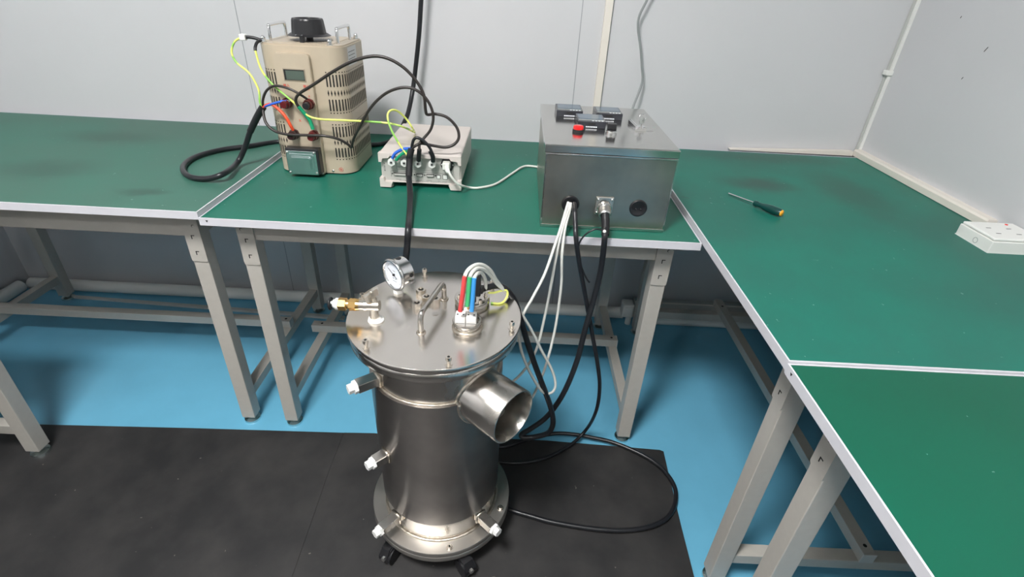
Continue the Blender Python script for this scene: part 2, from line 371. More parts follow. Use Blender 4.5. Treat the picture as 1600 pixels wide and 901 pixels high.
# ---------------------------------------------------------------- work benches
def make_bench(label, loc, rz, Lx, D, zt, legsx, legsy, t=0.018, rail_z=0.088, sy=0.405, sx=None, fronts=(True, True), group='green-topped workbenches', green='bench_green'):
    """local x runs along the front edge, local y into the depth; returns the thing"""
    R = thing('workbench', label, 'workbench', loc, rz, group)
    e = 0.0022
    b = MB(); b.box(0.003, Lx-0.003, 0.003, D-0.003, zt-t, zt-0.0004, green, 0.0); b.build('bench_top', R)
    b = MB()
    for a in ((0, Lx, 0, 0.003), (0, Lx, D-0.003, D), (0, 0.003, 0.003, D-0.003), (Lx-0.003, Lx, 0.003, D-0.003)):
        b.box(*a, zt-t-0.001, zt+0.0006, 'alu_trim')
    # small corner notch mark on the edging
    b.prism([(0.016, zt-0.005), (0.022, zt-0.005), (0.019, zt-0.010)], -0.0006, 0.0004, 'hole_dark', axis='y')
    b.build('edge_trim', R)
    w = 0.0405; (xa, xb), (ya, yb) = legsx, legsy; zu = zt-t-0.001
    for y in (ya, yb-0.0):
        b = MB(); b.box(xa+w/2, xb-w/2, y-w/2+0.003, y+w/2-0.003, 0.668, zu, 'powder_grey', 0.0015); b.build('apron', R)
    for x in (xa, xb):
        b = MB(); b.box(x-w/2+0.003, x+w/2-0.003, ya+w/2, yb-w/2, 0.668, zu-0.001, 'powder_grey', 0.0015); b.build('side_apron', R)
    for x, s in ((xa, 1), (xb, -1)):
        for y, fr in ((ya, 1), (yb, 0)):
            b = MB(); b.box(x-w/2, x+w/2, y-w/2, y+w/2, 0.022, zu, 'powder_grey', 0.0018); lg = b.build('leg', R)
            b = MB(); b.cyl((x, y, 0.0), (x, y, 0.007), 0.0250, 'galvanised', r1=0.0240); b.cyl((x, y, 0.007), (x, y, 0.011), 0.024, 'galvanised', r1=0.010)
            b.cyl((x, y, 0.010), (x, y, 0.024), 0.006, 'zinc', n=16); b.hexa((x, y, 0.012), (x, y, 0.018), 0.010, 'zinc'); b.build('glider', lg)
            if fr:
                b = MB(); yy = y-w/2; x0 = x-w/2-0.0008; x1 = x+w/2+0.0008
                b.prism(rrect(x0, x1, 0.597, zu-0.004, 0.005, 4), yy-0.0025, yy+0.001, 'powder_grey', axis='y')
                b.cyl((x-s*0.008, yy-0.0030, 0.700), (x-s*0.008, yy-0.002, 0.700), 0.0040, 'hole_dark', n=16)
                b.cyl((x-s*0.008+0.0012, yy-0.0034, 0.6995), (x-s*0.008+0.0012, yy-0.002, 0.6995), 0.0034, 'powder_grey', n=16)
                for z in (0.668, 0.622):
                    b.box(x-0.0045, x+0.0045, yy-0.0030, yy-0.002, z+0.004, z+0.006, 'hole_dark'); b.box(x-0.0045, x-0.0022, yy-0.0030, yy-0.002, z-0.005, z+0.006, 'hole_dark')
                b.build('bracket', lg)
    for x in (xa, xb):
        b = MB(); b.box(x-0.016, x+0.016, ya+w/2, yb-w/2, rail_z, rail_z+0.032, 'powder_grey', 0.0015); b.build('side_rail', R)
    s0, s1 = sx if sx else (xa-0.035, xb+0.035)
    z0 = rail_z+0.032
    b = MB(); b.box(s0, s1, sy-0.016, sy+0.016, z0, z0+0.030, 'powder_grey', 0.0015)
    for x in (xa, xb): b.cyl((x-0.006, sy, z0+0.0295), (x-0.006, sy, z0+0.0305), 0.0045, 'hole_dark', n=16)
    st = b.build('stretcher', R)
    for x, d in ((s0, -1), (s1, 1)):
        b = MB(); b.box(x, x+d*0.003, sy-0.0165, sy+0.0165, z0-0.0005, z0+0.0305, 'pvc_duct', 0.001); b.build('end_cap', st)
    return R
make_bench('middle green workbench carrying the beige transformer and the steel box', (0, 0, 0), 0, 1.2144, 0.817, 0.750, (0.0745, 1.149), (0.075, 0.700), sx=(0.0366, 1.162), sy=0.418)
make_bench('left green workbench with the black cable loop lying on its top', (-1.214, 0.003, 0), -0.0, 1.2125, 0.797, 0.7632, (0.062, 1.148), (0.076, 0.712), sx=(0.0, 1.158), sy=0.432, green='bench_green_greyer')
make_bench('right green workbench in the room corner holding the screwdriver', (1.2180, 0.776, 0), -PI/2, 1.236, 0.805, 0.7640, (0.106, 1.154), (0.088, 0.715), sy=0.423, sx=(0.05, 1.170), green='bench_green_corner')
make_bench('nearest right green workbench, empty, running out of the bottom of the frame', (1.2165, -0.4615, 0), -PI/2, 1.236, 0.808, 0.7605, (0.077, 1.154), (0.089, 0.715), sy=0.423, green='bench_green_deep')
make_bench('bench at the far left, only its corner leg and low rail in view', (-0.542, -1.305, 0.006), PI/2, 1.236, 0.80, 0.7600, (0.077, 1.205), (0.0735, 0.715), sy=0.423)
# ---------------------------------------------------------------- steel vessel
def vessel():
    TX, TY = 0.6031, -0.2371
    V = thing('steel_vessel', 'tall stainless steel cylindrical vessel with bolted lid standing on the black mat', 'vessel', (TX, TY, 0.0066))
    o = -0.0066
    def Z(z): return z+o
    # jacket and necks
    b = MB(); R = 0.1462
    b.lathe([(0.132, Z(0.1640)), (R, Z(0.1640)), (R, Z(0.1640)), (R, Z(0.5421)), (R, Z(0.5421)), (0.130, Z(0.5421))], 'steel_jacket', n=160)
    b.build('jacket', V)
    b = MB(); b.lathe([(0.1375, Z(0.535)), (0.1375, Z(0.635))], 'steel_tube', n=160)
    b.torus((0, 0, Z(0.5430)), 0.1390, 0.0028, 'steel_weld', n=160); b.build('upper_neck', V)
    b = MB(); b.lathe([(0.1410, Z(0.170)), (0.1410, Z(0.095))], 'steel_tube', n=160)
    b.torus((0, 0, Z(0.1005)), 0.1435, 0.0040, 'steel_weld', n=160); b.build('lower_neck', V)
    # flanges
    def plate(nm, R, z0, z1, m='steel_tube', hole=0.0, c=0.0012):
        b = MB(); p = [(hole, Z(z0)), (hole, Z(z0)), (R-c, Z(z0)), (R-c, Z(z0)), (R, Z(z0+c)), (R, Z(z1-c)), (R-c, Z(z1)), (R-c, Z(z1)), (max(hole, 0.0005), Z(z1))]
        b.lathe(p[1:], m, n=160); return b.build(nm, V)
    plate('top_flange', 0.1765, 0.6345, 0.6542, hole=0.136)
    plate('lid_gasket', 0.1715, 0.6536, 0.6600, 'black_rubber')
    lid = plate('lid', 0.1802, 0.6592, 0.6694, 'steel_lid', c=0.0010)
    plate('bottom_flange', 0.1786, 0.0862, 0.1000, 'steel_flange')
    plate('base_plate', 0.1786, 0.0690, 0.0848, 'steel_flange')
    plate('flange_gap', 0.1745, 0.0845, 0.0865, 'black_rubber')
    # outlet nozzle
    phi = -0.7017; ax = Vector((math.cos(phi), math.sin(phi), 0)); zc = Z(0.5313)
    Mn = frame((0, 0, zc), ax)
    b = MB(); ro, ri, L0, L1 = 0.0590, 0.0555, 0.105, 0.2287
    b.lathe([(ro, L0), (ro, L1-0.001), (ro-0.001, L1), (ri+0.0005, L1), (ri, L1-0.001), (ri, 0.139), (ri, 0.139), (0.0005, 0.139)], 'steel_tube', n=96, M=Mn)
    nz = b.build('outlet_nozzle', V)
    b = MB(); vs = []; n = 96          # weld seam following the saddle line of nozzle and shell
    pts = []
    for i in range(n+1):
        a = 2*PI*i/n; s = (ro+0.001)*math.cos(a); h = (ro+0.001)*math.sin(a); RR = R if zc+h < Z(0.5421) else 0.1375
        d = math.sqrt(max(RR*RR-s*s, 0)); side = Vector((-ax.y, ax.x, 0)); p = ax*d+side*s; pts.append((p.x, p.y, zc+h))
    b.tube(pts, 0.0042, 'steel_weld', n=8, caps=False, spline=False); b.build('weld_seam', nz)
    # probe sockets: square bars with white hexagon plugs
    for az, z, L in ((-2.4905, 0.5586, 0.1998), (-2.3644, 0.351, 0.1948), (-2.2614, 0.1446, 0.211), (-0.7375, 0.1405, 0.2093)):
        a = Vector((math.cos(az), math.sin(az), 0)); s = Vector((-a.y, a.x, 0)); M = Matrix((a, s, Vector((0, 0, 1)))).transposed().to_4x4(); M.translation = Vector((0, 0, Z(z)))
        b = MB(); b.box(0.135, L-0.016, -0.0125, 0.0125, -0.0105, 0.0105, 'steel_tube', 0.0012, M=M)
        r0 = 0.1462 if z < 0.54 else 0.138
        if True: b.tube([tuple(a*(r0+0.0015)+s*p+Vector((0, 0, Z(z)+q))) for p, q in ((-.013, -.011), (.013, -.011), (.013, .011), (-.013, .011), (-.013, -.011))], 0.0032, 'steel_weld', n=8, spline=False)
        sk = b.build('probe_socket', V)
        b = MB(); b.hexa(tuple(a*(L-0.016)+Vector((0, 0, Z(z)))), tuple(a*(L-0.009)+Vector((0, 0, Z(z)))), 0.0145, 'ptfe'); b.hexa(tuple(a*(L-0.010)+Vector((0, 0, Z(z)))), tuple(a*(L+0.002)+Vector((0, 0, Z(z)))), 0.0105, 'ptfe', rot=0.3)
        b.build('hex_plug', sk)
    # lid screws and flange bolts
    for k in range(6):
        a = math.radians(-13-60*k); x, y = 0.1655*math.cos(a), 0.1655*math.sin(a); z = Z(0.6694)
        b = MB(); b.cyl((x, y, z-0.001), (x, y, z+0.0012), 0.0078, 'nickel', n=24); b.cyl((x, y, z), (x, y, z+0.010), 0.0034, 'nickel', n=16)
        b.cyl((x, y, z+0.009), (x, y, z+0.0165), 0.0056, 'nickel', n=24); b.cyl((x, y, z+0.0160), (x, y, z+0.0168), 0.0028, 'hole_dark', n=6, smooth=False); b.build('lid_screw', V)
        a = math.radians(-76+60*k); x, y = 0.164*math.cos(a), 0.164*math.sin(a); z = Z(0.1000)
        b = MB(); b.cyl((x, y, z-0.001), (x, y, z+0.0012), 0.0085, 'nickel', n=24); b.cyl((x, y, z+0.001), (x, y, z+0.0065), 0.0055, 'nickel', n=24); b.cyl((x, y, z+0.006), (x, y, z+0.0068), 0.0027, 'hole_dark', n=6, smooth=False); b.build('flange_bolt', V)
    # nuts standing on the lid
    for (x, y, dz) in ((-0.0427, 0.0748, .004), (-0.0254, 0.0475, .003), (-0.0415, 0.0208, .003), (-0.0064, 0.0416, 0)):
        z = Z(0.6694); b = MB(); b.hexa((x, y, z), (x, y, z+0.0125), 0.0112, 'nickel', rot=x*30)
        b.cyl((x, y, z+0.0115), (x, y, z+0.0125), 0.0062, 'nickel', n=24); b.cyl((x, y, z+0.0125), (x, y, z+0.0128), 0.0050, 'hole_dark', n=20)
        b.cyl((x, y, z+0.012), (x, y, z+0.0145+dz), 0.0030, 'nickel', n=16); b.build('hex_nut', V)
    z = Z(0.6694); b = MB(); b.cyl((0, 0, z-0.001), (0, 0, z+0.0008), 0.0065, 'steel_tube', n=32); b.build('center_plug', V)
    # lid handle
    h1, h2 = Vector((-0.0181, -0.067, 0)), Vector((0.0107, 0.0586, 0)); z = Z(0.6694)
    b = MB(); zt = z+0.043
    P = [(h1.x, h1.y, z), (h1.x, h1.y, zt-0.018), (h1.x+.0006, h1.y+0.003, zt-0.007)]
    d = (h2-h1).normalized(); P += [tuple(h1+d*0.012+Vector((0, 0, zt))), tuple(h1+d*0.045+Vector((0, 0, zt+0.0))), tuple(h2-d*0.045+Vector((0, 0, zt))), tuple(h2-d*0.012+Vector((0, 0, zt))), (h2.x-.0006, h2.y-0.003, zt-0.007), (h2.x, h2.y, zt-0.018), (h2.x, h2.y, z)]
    b.tube(P, 0.0056, 'steel_tube', n=20, sub=8)
    for h in (h1, h2): b.torus((h.x, h.y, z+0.0008), 0.0075, 0.0022, 'steel_weld', n=24)
    b.build('lid_handle', V)
    # pressure gauge
    gx, gy = 0.5040-TX, -0.1650-TY; n = Vector((-0.648, -0.762, 0)).normalized(); gz = Z(0.7165); c = Vector((gx, gy, gz)) - n*0.004
    M = frame(c, n); b = MB()
    b.cyl((c.x-n.x*0.004, c.y-n.y*0.004, z), (c.x-n.x*0.004, c.y-n.y*0.004, gz-0.028), 0.0062, 'nickel', n=24)
    b.hexa((c.x-n.x*0.004, c.y-n.y*0.004, z), (c.x-n.x*0.004, c.y-n.y*0.004, z+0.008), 0.011, 'ptfe')
    b.lathe([(0.0005, -0.028), (0.030, -0.028), (0.0325, -0.026), (0.0325, -0.026), (0.0325, 0.002), (0.0325, 0.002), (0.0362, 0.002), (0.0370, 0.005), (0.0360, 0.0085), (0.0325, 0.0095), (0.0305, 0.0070), (0.0302, 0.0030)], 'chrome', n=72, M=M)
    for a in (0.5*PI+0.12,): b.cyl(tuple(M @ Vector((0.0318*math.cos(a), 0.0318*math.sin(a), -0.014))), tuple(M @ Vector((0.0332*math.cos(a), 0.0332*math.sin(a), -0.014))), 0.0062, 'black_rubber', n=24)
    b.cyl(tuple(M @ Vector((0.0315, 0.004, -0.018))), tuple(M @ Vector((0.0333, 0.0042, -0.018))), 0.0045, 'hole_dark', n=24)
    g = b.build('pressure_gauge', V)
    b = MB(); b.disc(0.0304, 0.0030, 'dial_white', M=M)
    for k in range(31):
        a = math.radians(225-9*k); l = 0.0035 if k % 5 == 0 else 0.002
        b.box(0.0265-l, 0.0265, -0.00025, 0.00025, 0.0031, 0.0034, 'text_dark', M=M @ Matrix.Rotation(a, 4, 'Z'))
    for k, t in enumerate(('0', '0.2', '0.4', '0.6', '0.8', '1', '1.6')[:0]): pass
    b.box(-0.0042, 0.0042, 0.0085, 0.0092, 0.0031, 0.0034, 'text_dark', M=M); b.box(-0.0058, -0.0022, -0.0105, -0.0090, 0.0031, 0.0034, 'text_dark', M=M); b.box(0.0022, 0.0058, -0.0105, -0.0090, 0.0031, 0.0034, 'text_dark', M=M)
    b.box(-0.0075, 0.0075, -0.0165, -0.0158, 0.0031, 0.0034, 'text_dark', M=M); b.build('dial', g, fixn=True)
    b = MB(); Mr = M @ Matrix.Rotation(math.radians(150), 4, 'Z'); b.box(-0.013, 0.021, -0.0005, 0.0005, 0.0045, 0.0052, 'hole_dark', M=Mr); b.cyl(tuple(M @ Vector((0, 0, 0.0030))), tuple(M @ Vector((0, 0, 0.0065))), 0.0026, 'hole_dark', n=20); b.build('needle', g)
    # angle valve with brass adapter
    vx, vy = 0.4850-TX, -0.2700-TY; zz = Z(0.7045)
    b = MB(); b.cyl((vx, vy, z), (vx, vy, zz+0.008), 0.0088, 'nickel', n=32); b.cyl((vx, vy, z+0.006), (vx, vy, z+0.016), 0.0100, 'nickel', n=32)
    b.cyl((vx+0.013, vy-0.002, zz+0.002), (vx-0.030, vy, zz), 0.0108, 'nickel', n=32); b.cyl((vx-0.012, vy, zz), (vx-0.017, vy, zz), 0.0122, 'nickel', n=32)
    b.cyl((vx, vy, zz+0.006), (vx+0.001, vy, zz+0.020), 0.0052, 'nickel', n=24); b.cyl((vx+0.001, vy, zz+0.012), (vx+0.001, vy, zz+0.016), 0.0075, 'nickel', n=24)
    vl = b.build('valve', V)
    b = MB(); Mh = Matrix.Translation((vx-0.002, vy, zz+0.026)) @ Matrix.Rotation(math.radians(62), 4, 'Z') @ Matrix.Rotation(math.radians(-8), 4, 'Y')
    b.prism([(-0.019, -0.002), (-0.014, -0.0055), (-0.004, -0.0035), (0.004, -0.0035), (0.014, -0.0055), (0.019, -0.002), (0.019, 0.002), (0.014, 0.0055), (0.004, 0.0035), (-0.004, 0.0035), (-0.014, 0.0055)], -0.008, 0.007, 'nickel', M=Mh, bev=0.0012)
    b.sphere((vx-0.001, vy, zz+0.033), 0.004, 'nickel', sc=(1, 1, .6)); b.build('valve_lever', vl)
    b = MB(); b.cyl((vx, vy, z), (vx, vy, z+0.007), 0.0145, 'ptfe', r1=0.0120, n=32); b.torus((vx+0.004, vy-0.001, z+0.002), 0.0125, 0.0025, 'ptfe', n=32); b.build('thread_tape', vl)
    b = MB(); x = vx-0.028
    b.cyl((x, vy, zz), (x-0.006, vy, zz), 0.0118, 'brass', n=32); b.hexa((x-0.006, vy, zz), (x-0.020, vy, zz), 0.0125, 'brass'); b.cyl((x-0.020, vy, zz), (x-0.026, vy, zz), 0.0100, 'brass', n=32); b.hexa((x-0.026, vy, zz), (x-0.041, vy, zz), 0.0132, 'brass', rot=0.2)
    b.build('brass_adapter', vl)
    b = MB(); b.cyl((x-0.041, vy, zz), (x-0.047, vy, zz), 0.0120, 'ptfe', n=32); b.cyl((x-0.046, vy, zz), (x-0.052, vy, zz), 0.0090, 'ptfe', n=32); b.build('sealing_ring', vl)
    b = MB(); b.cyl((x-0.050, vy, zz), (x-0.062, vy, zz+0.001), 0.0068, 'zinc', n=32); b.torus((x-0.058, vy, zz), 0.0115, 0.0022, 'black_rubber', M=Matrix.Rotation(PI/2, 4, 'Y')); b.build('hose_tail', vl)
    # electrode flange (rear) and heater terminal collar (front)
    fx, fy = 0.6765-TX, -0.1900-TY
    b = MB(); Mf = Matrix.Translation((fx, fy, 0)); b.lathe([(0.0330, Z(0.669)), (0.0330, Z(0.6745)), (0.0372, Z(0.6745)), (0.0372, Z(0.6745)), (0.0375, Z(0.6750)), (0.0375, Z(0.6865)), (0.0368, Z(0.6872)), (0.0368, Z(0.6872)), (0.0005, Z(0.6872))], 'steel_tube', n=96, M=Mf); fl = b.build('electrode_flange', V)
    for k in range(6):
        a = math.radians(-60+60*k+12); x, y = fx+0.0285*math.cos(a), fy+0.0285*math.sin(a); b = MB(); b.cyl((x, y, Z(0.687)), (x, y, Z(0.6885)), 0.0050, 'nickel', n=20); b.cyl((x, y, Z(0.688)), (x, y, Z(0.6935)), 0.0036, 'nickel', n=20); b.cyl((x, y, Z(0.6933)), (x, y, Z(0.694)), 0.0018, 'hole_dark', n=6); b.build('flange_screw', fl)
    b = MB(); b.cyl((fx+0.001, fy-0.010, Z(0.687)), (fx+0.001, fy-0.010, Z(0.693)), 0.0085, 'black_plastic', n=24); b.cyl((fx+0.001, fy-0.010, Z(0.69)), (fx+0.001, fy-0.010, Z(0.705)), 0.0028, 'nickel', n=16); b.build('electrode_pin', fl)
    cx, cy = 0.6742-TX, -0.2785-TY; Mc = Matrix.Translation((cx, cy, 0))
    b = MB(); b.lathe([(0.0265, Z(0.669)), (0.0265, Z(0.680)), (0.0265, Z(0.680)), (0.0292, Z(0.682)), (0.0295, Z(0.687)), (0.0285, Z(0.689)), (0.0285, Z(0.689)), (0.0240, Z(0.689)), (0.0240, Z(0.689)), (0.0235, Z(0.672)), (0.0235, Z(0.672)), (0.0005, Z(0.672))], 'steel_tube', n=72, M=Mc)
    b.torus((cx, cy, Z(0.6705)), 0.0278, 0.0036, 'steel_weld', n=60); col = b.build('terminal_collar', V)
    for s in (-1, 1):
        b = MB(); x = cx-0.002+s*0.0107; y = cy-0.004
        b.box(x-0.0103, x+0.0103, y-0.012, y+0.012, Z(0.675), Z(0.704), 'ceramic', 0.002)
        for q in (-1, 1): b.box(x+q*0.0058-0.0018, x+q*0.0058+0.0018, y-0.004, y-0.001, Z(0.7035), Z(0.7046), 'hole_dark')
        b.box(x-0.009, x+0.009, y-0.0125, y-0.0118, Z(0.689), Z(0.6895), 'text_dark'); b.box(x-s*0.007-0.0008, x-s*0.007+0.0008, y-0.0125, y-0.0118, Z(0.677), Z(0.682), 'hole_dark'); b.build('ceramic_block', col)
    b = MB(); b.box(cx-0.008, cx+0.012, cy+0.008, cy+0.019, Z(0.675), Z(0.706), 'ceramic', 0.002); b.cyl((cx+0.001, cy+0.012, Z(0.705)), (cx+0.001, cy+0.012, Z(0.712)), 0.003, 'brass', n=16); b.build('ceramic_block', col)
    # castors
    for k, az in enumerate((-132, -66, 48, 114)):
        a = math.radians(az); px, py = 0.157*math.cos(a), 0.157*math.sin(a); d = Vector((math.cos(a+0.3), math.sin(a+0.3), 0)); s = Vector((-d.y, d.x, 0))
        Mk = Matrix((d, s, Vector((0, 0, 1)))).transposed().to_4x4(); Mk.translation = Vector((px, py, 0))
        b = MB(); b.cyl((px, py, Z(0.0600)), (px, py, Z(0.0695)), 0.014, 'black_plastic', n=24)
        b.prism([(-0.012, 0.055), (0.034, 0.055), (0.044, 0.034), (0.040, 0.020), (0.014, 0.016), (-0.010, 0.040)], -0.013, 0.013, 'black_plastic', axis='y', M=Mk, bev=0.003); cs = b.build('castor', V)
        b = MB(); b.cyl(tuple(Mk @ Vector((0.022, -0.0165, 0.0232))), tuple(Mk @ Vector((0.022, 0.0165, 0.0232))), 0.0230, 'black_rubber', n=40); b.build('wheel', cs)
        b = MB(); b.hexa(tuple(Mk @ Vector((0.030, -0.0, 0.032))), tuple(Mk @ Vector((0.050, -0.0, 0.032))), 0.0062, 'zinc'); b.build('brake_bolt', cs)
    return V
vessel()

# ---------------------------------------------------------------- variable transformer
def transformer():
    x0, x1, y0, y1, zb, zt, r = 0.0515, 0.2790, 0.3520, 0.5870, 0.7500, 1.1000, 0.044
    V = thing('variable_transformer', 'tall beige slotted variable transformer with black top dial, on the middle bench', 'transformer', ((x0+x1)/2, (y0+y1)/2, zb))
    ox, oy, oz = (x0+x1)/2, (y0+y1)/2, zb
    X = lambda x: x-ox
    Y = lambda y: y-oy
    Zv = lambda z: z-oz
    b = MB(); b.prism(rrect(X(x0), X(x1), Y(y0), Y(y1), r, 12), Zv(0.7535), Zv(zt), 'beige_enamel', bev=0.004)
    b.prism(rrect(X(x0+.004), X(x1-.004), Y(y0+.004), Y(y1-.004), r, 10), 0, Zv(0.7535), 'black_rubber')
    # perimeter walk for the ventilation slots
    def per(s):
        L1 = (x1-x0)-2*r; A = PI*r/2
        # s measured from the start of the right-front corner: negative = front face, positive = around the corner and along the right side
        if s < 0: return Vector((X(x1-r+s), Y(y0), 0)), Vector((0, -1, 0))
        if s < A: t = s/r; n = Vector((math.sin(t), -math.cos(t), 0)); return Vector((X(x1-r), Y(y0+r), 0))+n*r, n
        return Vector((X(x1), Y(y0+r+s-A), 0)), Vector((1, 0, 0))
    rows = [('d', 1.0345, 0), ('s', 1.0300, 0.9965), ('k', 0.9900, 0.9720), ('s', 0.9655, 0.9325), ('d', 0.9280, 0), ('d', 0.8960, 0), ('s', 0.8915, 0.8600), ('k', 0.8535, 0.8370), ('s', 0.8305, 0.8010), ('d', 0.7960, 0)]
    def slots(mirror):
        s = -0.0045
        while s < PI*r/2+0.150:
            p, n = per(s); t = Vector((-n.y, n.x, 0))
            if mirror: p = Vector((-p.x, p.y, 0)); n = Vector((-n.x, n.y, 0)); t = Vector((-n.y, n.x, 0))
            for kind, za, zc in rows:
                w = 0.0020
                if kind == 'd': q = [(-w*.8, Zv(za)-w*.8), (w*.8, Zv(za)-w*.8), (w*.8, Zv(za)+w*.8), (-w*.8, Zv(za)+w*.8)]
                elif kind == 's': q = [(-w, Zv(zc)+w), (0, Zv(zc)), (w, Zv(zc)+w), (w, Zv(za)-w), (0, Zv(za)), (-w, Zv(za)-w)]
                else: q = [(0, Zv(zc)), (w*1.1, (Zv(za)+Zv(zc))/2), (0, Zv(za)), (-w*1.1, (Zv(za)+Zv(zc))/2)]
                b._add([p+t*a+Vector((0, 0, h))+n*0.0004 for a, h in q], [tuple(range(len(q)))], 'hole_dark')
            s += 0.0088
    slots(False); slots(True)
    b.build('housing', V)
    # raised front panel
    b = MB(); b.prism([(-0.0475, Zv(1.068)), (-0.0475, Zv(0.752)), (0.0475, Zv(0.752)), (0.0475, Zv(1.068)), (0.0405, Zv(1.080)), (-0.0405, Zv(1.080))], 0, 1, 'beige_enamel', axis='y') if False else None
    pc = X(0.1478)
    out = [(pc-0.0455+0.0, Zv(0.747)+0.004)] ; out = []
    pl, pr = pc-0.0475, pc+0.0475
    out = rrect(pl, pr, Zv(0.7515), Zv(1.0800), 0.011, 6)
    yf = Y(y0)-0.0150
    b.prism(out, Y(y0)+0.002, yf, 'beige_enamel', axis='y', bev=0.0018)
    fp = b.build('front_panel', V)
    b = MB(); b.box(pc-0.027, pc+0.0325, yf-0.0016, yf+0.001, Zv(1.0110), Zv(1.0425), 'beige_dark', 0.0008); b.box(pc-0.0245, pc+0.030, yf-0.0020, yf-0.001, Zv(1.0135), Zv(1.0400), 'hole_dark'); b.box(pc-0.0195, pc+0.0290, yf-0.0024, yf-0.001, Zv(1.0150), Zv(1.0375), 'lcd'); b.build('display', fp)
    b = MB(); nf = (0, -1, 0)
    for t, x, z, s in (('输', -0.0285, 0.9985, 0.0085), ('入', -0.0195, 0.9985, 0.0085), ('输', 0.0255, 0.9985, 0.0085), ('出', 0.0345, 0.9985, 0.0085), ('a', 0.0335, 0.9745, 0.010), ('X', -0.002, 0.9065, 0.009), ('INPUT', -0.024, 0.9905, 0.0045), ('OUTPUT', 0.0295, 0.9905, 0.0045)):
        b.text(t, s, 'text_red', frame((pc+x, yf-0.0002, Zv(z)), nf))
    b.build('lettering', fp)
    for (x, z, m) in ((0.1200, 0.9540, 'knob_red'), (0.1800, 0.9540, 'knob_red'), (0.1240, 0.8690, 'knob_dark'), (0.1800, 0.8690, 'knob_red')):
        b = MB(); q = X(x); zz = Zv(z); b.cyl((q, yf, zz), (q, yf-0.009, zz), 0.0145, m, n=8, smooth=False); b.cyl((q, yf-0.008, zz), (q, yf-0.022, zz), 0.0120, m, n=28); b.cyl((q, yf-0.022, zz), (q, yf-0.034, zz), 0.0098, 'black_plastic' if (x, z) == (0.18, 0.954) else m, r1=0.0085, n=28); b.build('binding_post', V)
    # output block with galvanised cover
    b = MB(); bx, bz = X(0.1455), Zv(0.7955)
    b.box(bx-0.0475, bx+0.0475, yf, yf-0.026, bz-0.0345, bz+0.0390, 'black_plastic', 0.002); blk = b.build('outlet_block', V)
    b = MB(); b.box(bx-0.0455, bx+0.0400, yf-0.025, yf-0.0275, bz-0.0360, bz+0.0330, 'galvanised', 0.001)
    b.prism(rrect(bx-0.0400, bx+0.0330, bz-0.0260, bz+0.0250, 0.006, 6), yf-0.027, yf-0.031, 'galvanised', axis='y', bev=0.0012)
    b.prism(rrect(bx-0.0350, bx+0.0270, bz-0.0210, bz+0.0190, 0.008, 6), yf-0.030, yf-0.037, 'galvanised', axis='y', bev=0.003); cv = b.build('cover_plate', blk)
    for sx, sz in ((-0.041, 0.028), (0.0355, 0.0285), (-0.041, -0.0305), (0.0355, -0.0300)):
        b = MB(); b.sphere((bx+sx, yf-0.0285, bz+sz), 0.0036, 'zinc', sc=(1, .6, 1)); b.build('screw', cv)
    for x, z in ((0.112, 0.7560), (0.187, 0.7560), (0.2140, 0.7610)):
        b = MB(); yy = yf if x < 0.2 else Y(y0); b.sphere((X(x), yy-0.0005, Zv(z)), 0.0038, 'zinc', sc=(1, .6, 1)); b.build('housing_screw', V)
    b = MB(); b.sphere((X(x1)-0.002, Y(0.42), Zv(0.772)), 0.004, 'zinc', sc=(.8, 1, 1)); b.build('housing_screw', V)
    # red earth mark
    b = MB(); Mm = frame((X(0.2380), Y(y0)-0.0003, Zv(0.7655)), nf); b.torus((0, 0, 0), 0.0058, 0.0005, 'text_red', n=32, k=6, M=Mm)
    b2 = MB()
    b.box(-0.003, 0.003, -0.0007, 0.0007, -0.0002, 0.0004, 'text_red', M=Mm); b.box(-0.0007, 0.0007, -0.003, 0.003, -0.0002, 0.0004, 'text_red', M=Mm)
    tm = Matrix.Translation(Mm.translation)
    b.build('earth_mark', V, fixn=True)
    b2.bm.free()
    b = MB(); b.box(X(x1)-0.0002, X(x1)+0.0006, Y(0.405), Y(0.485), Zv(1.045), Zv(1.092), 'sticker'); 
    for k in range(4): b.box(X(x1)+0.0004, X(x1)+0.0008, Y(0.41), Y(0.47), Zv(1.052+0.009*k), Zv(1.0535+0.009*k), 'text_dark')
    b.build('rating_label', V)
    # top plate, dial, handles, studs
    b = MB(); b.prism(rrect(X(0.085), X(0.245), Y(0.372), Y(0.565), 0.012, 5), Zv(zt)-0.001, Zv(zt)+0.0012, 'beige_enamel', bev=0.0008)
    for k in range(25):
        a = math.radians(-150+k*12.5); b.box(0.046, 0.052 if k % 3 else 0.056, -0.0004, 0.0004, Zv(zt)+0.0010, Zv(zt)+0.0016, 'text_dark', M=Matrix.Translation((X(0.165), Y(0.445), 0)) @ Matrix.Rotation(a, 4, 'Z'))
    b.build('scale_plate', V)
    kx, ky = X(0.1660), Y(0.4450); z = Zv(zt)
    b = MB(); b.cyl((kx, ky, z), (kx, ky, z+0.002), 0.044, 'black_plastic', n=64); b.cyl((kx, ky, z), (kx, ky, z+0.018), 0.009, 'black_plastic', n=24)
    b.cyl((kx, ky, z+0.014), (kx, ky, z+0.019), 0.058, 'black_plastic', r1=0.050, n=72); 
    pts = []; n = 96
    for i in range(n):
        a = 2*PI*i/n; pts.append((a, 1+0.035*abs(math.sin(4*a))))
    for (za, ra), (zb_, rb) in zip(((0.019, 0.0445), (0.052, 0.0405)), ((0.052, 0.0405), (0.056, 0.0385))):
        vs = [Vector((kx+ra*q*math.cos(a), ky+ra*q*math.sin(a), z+za)) for a, q in pts]+[Vector((kx+rb*q*math.cos(a), ky+rb*q*math.sin(a), z+zb_)) for a, q in pts]
        b._add(vs, [(i, (i+1) % n, n+(i+1) % n, n+i) for i in range(n)], 'black_plastic', True)
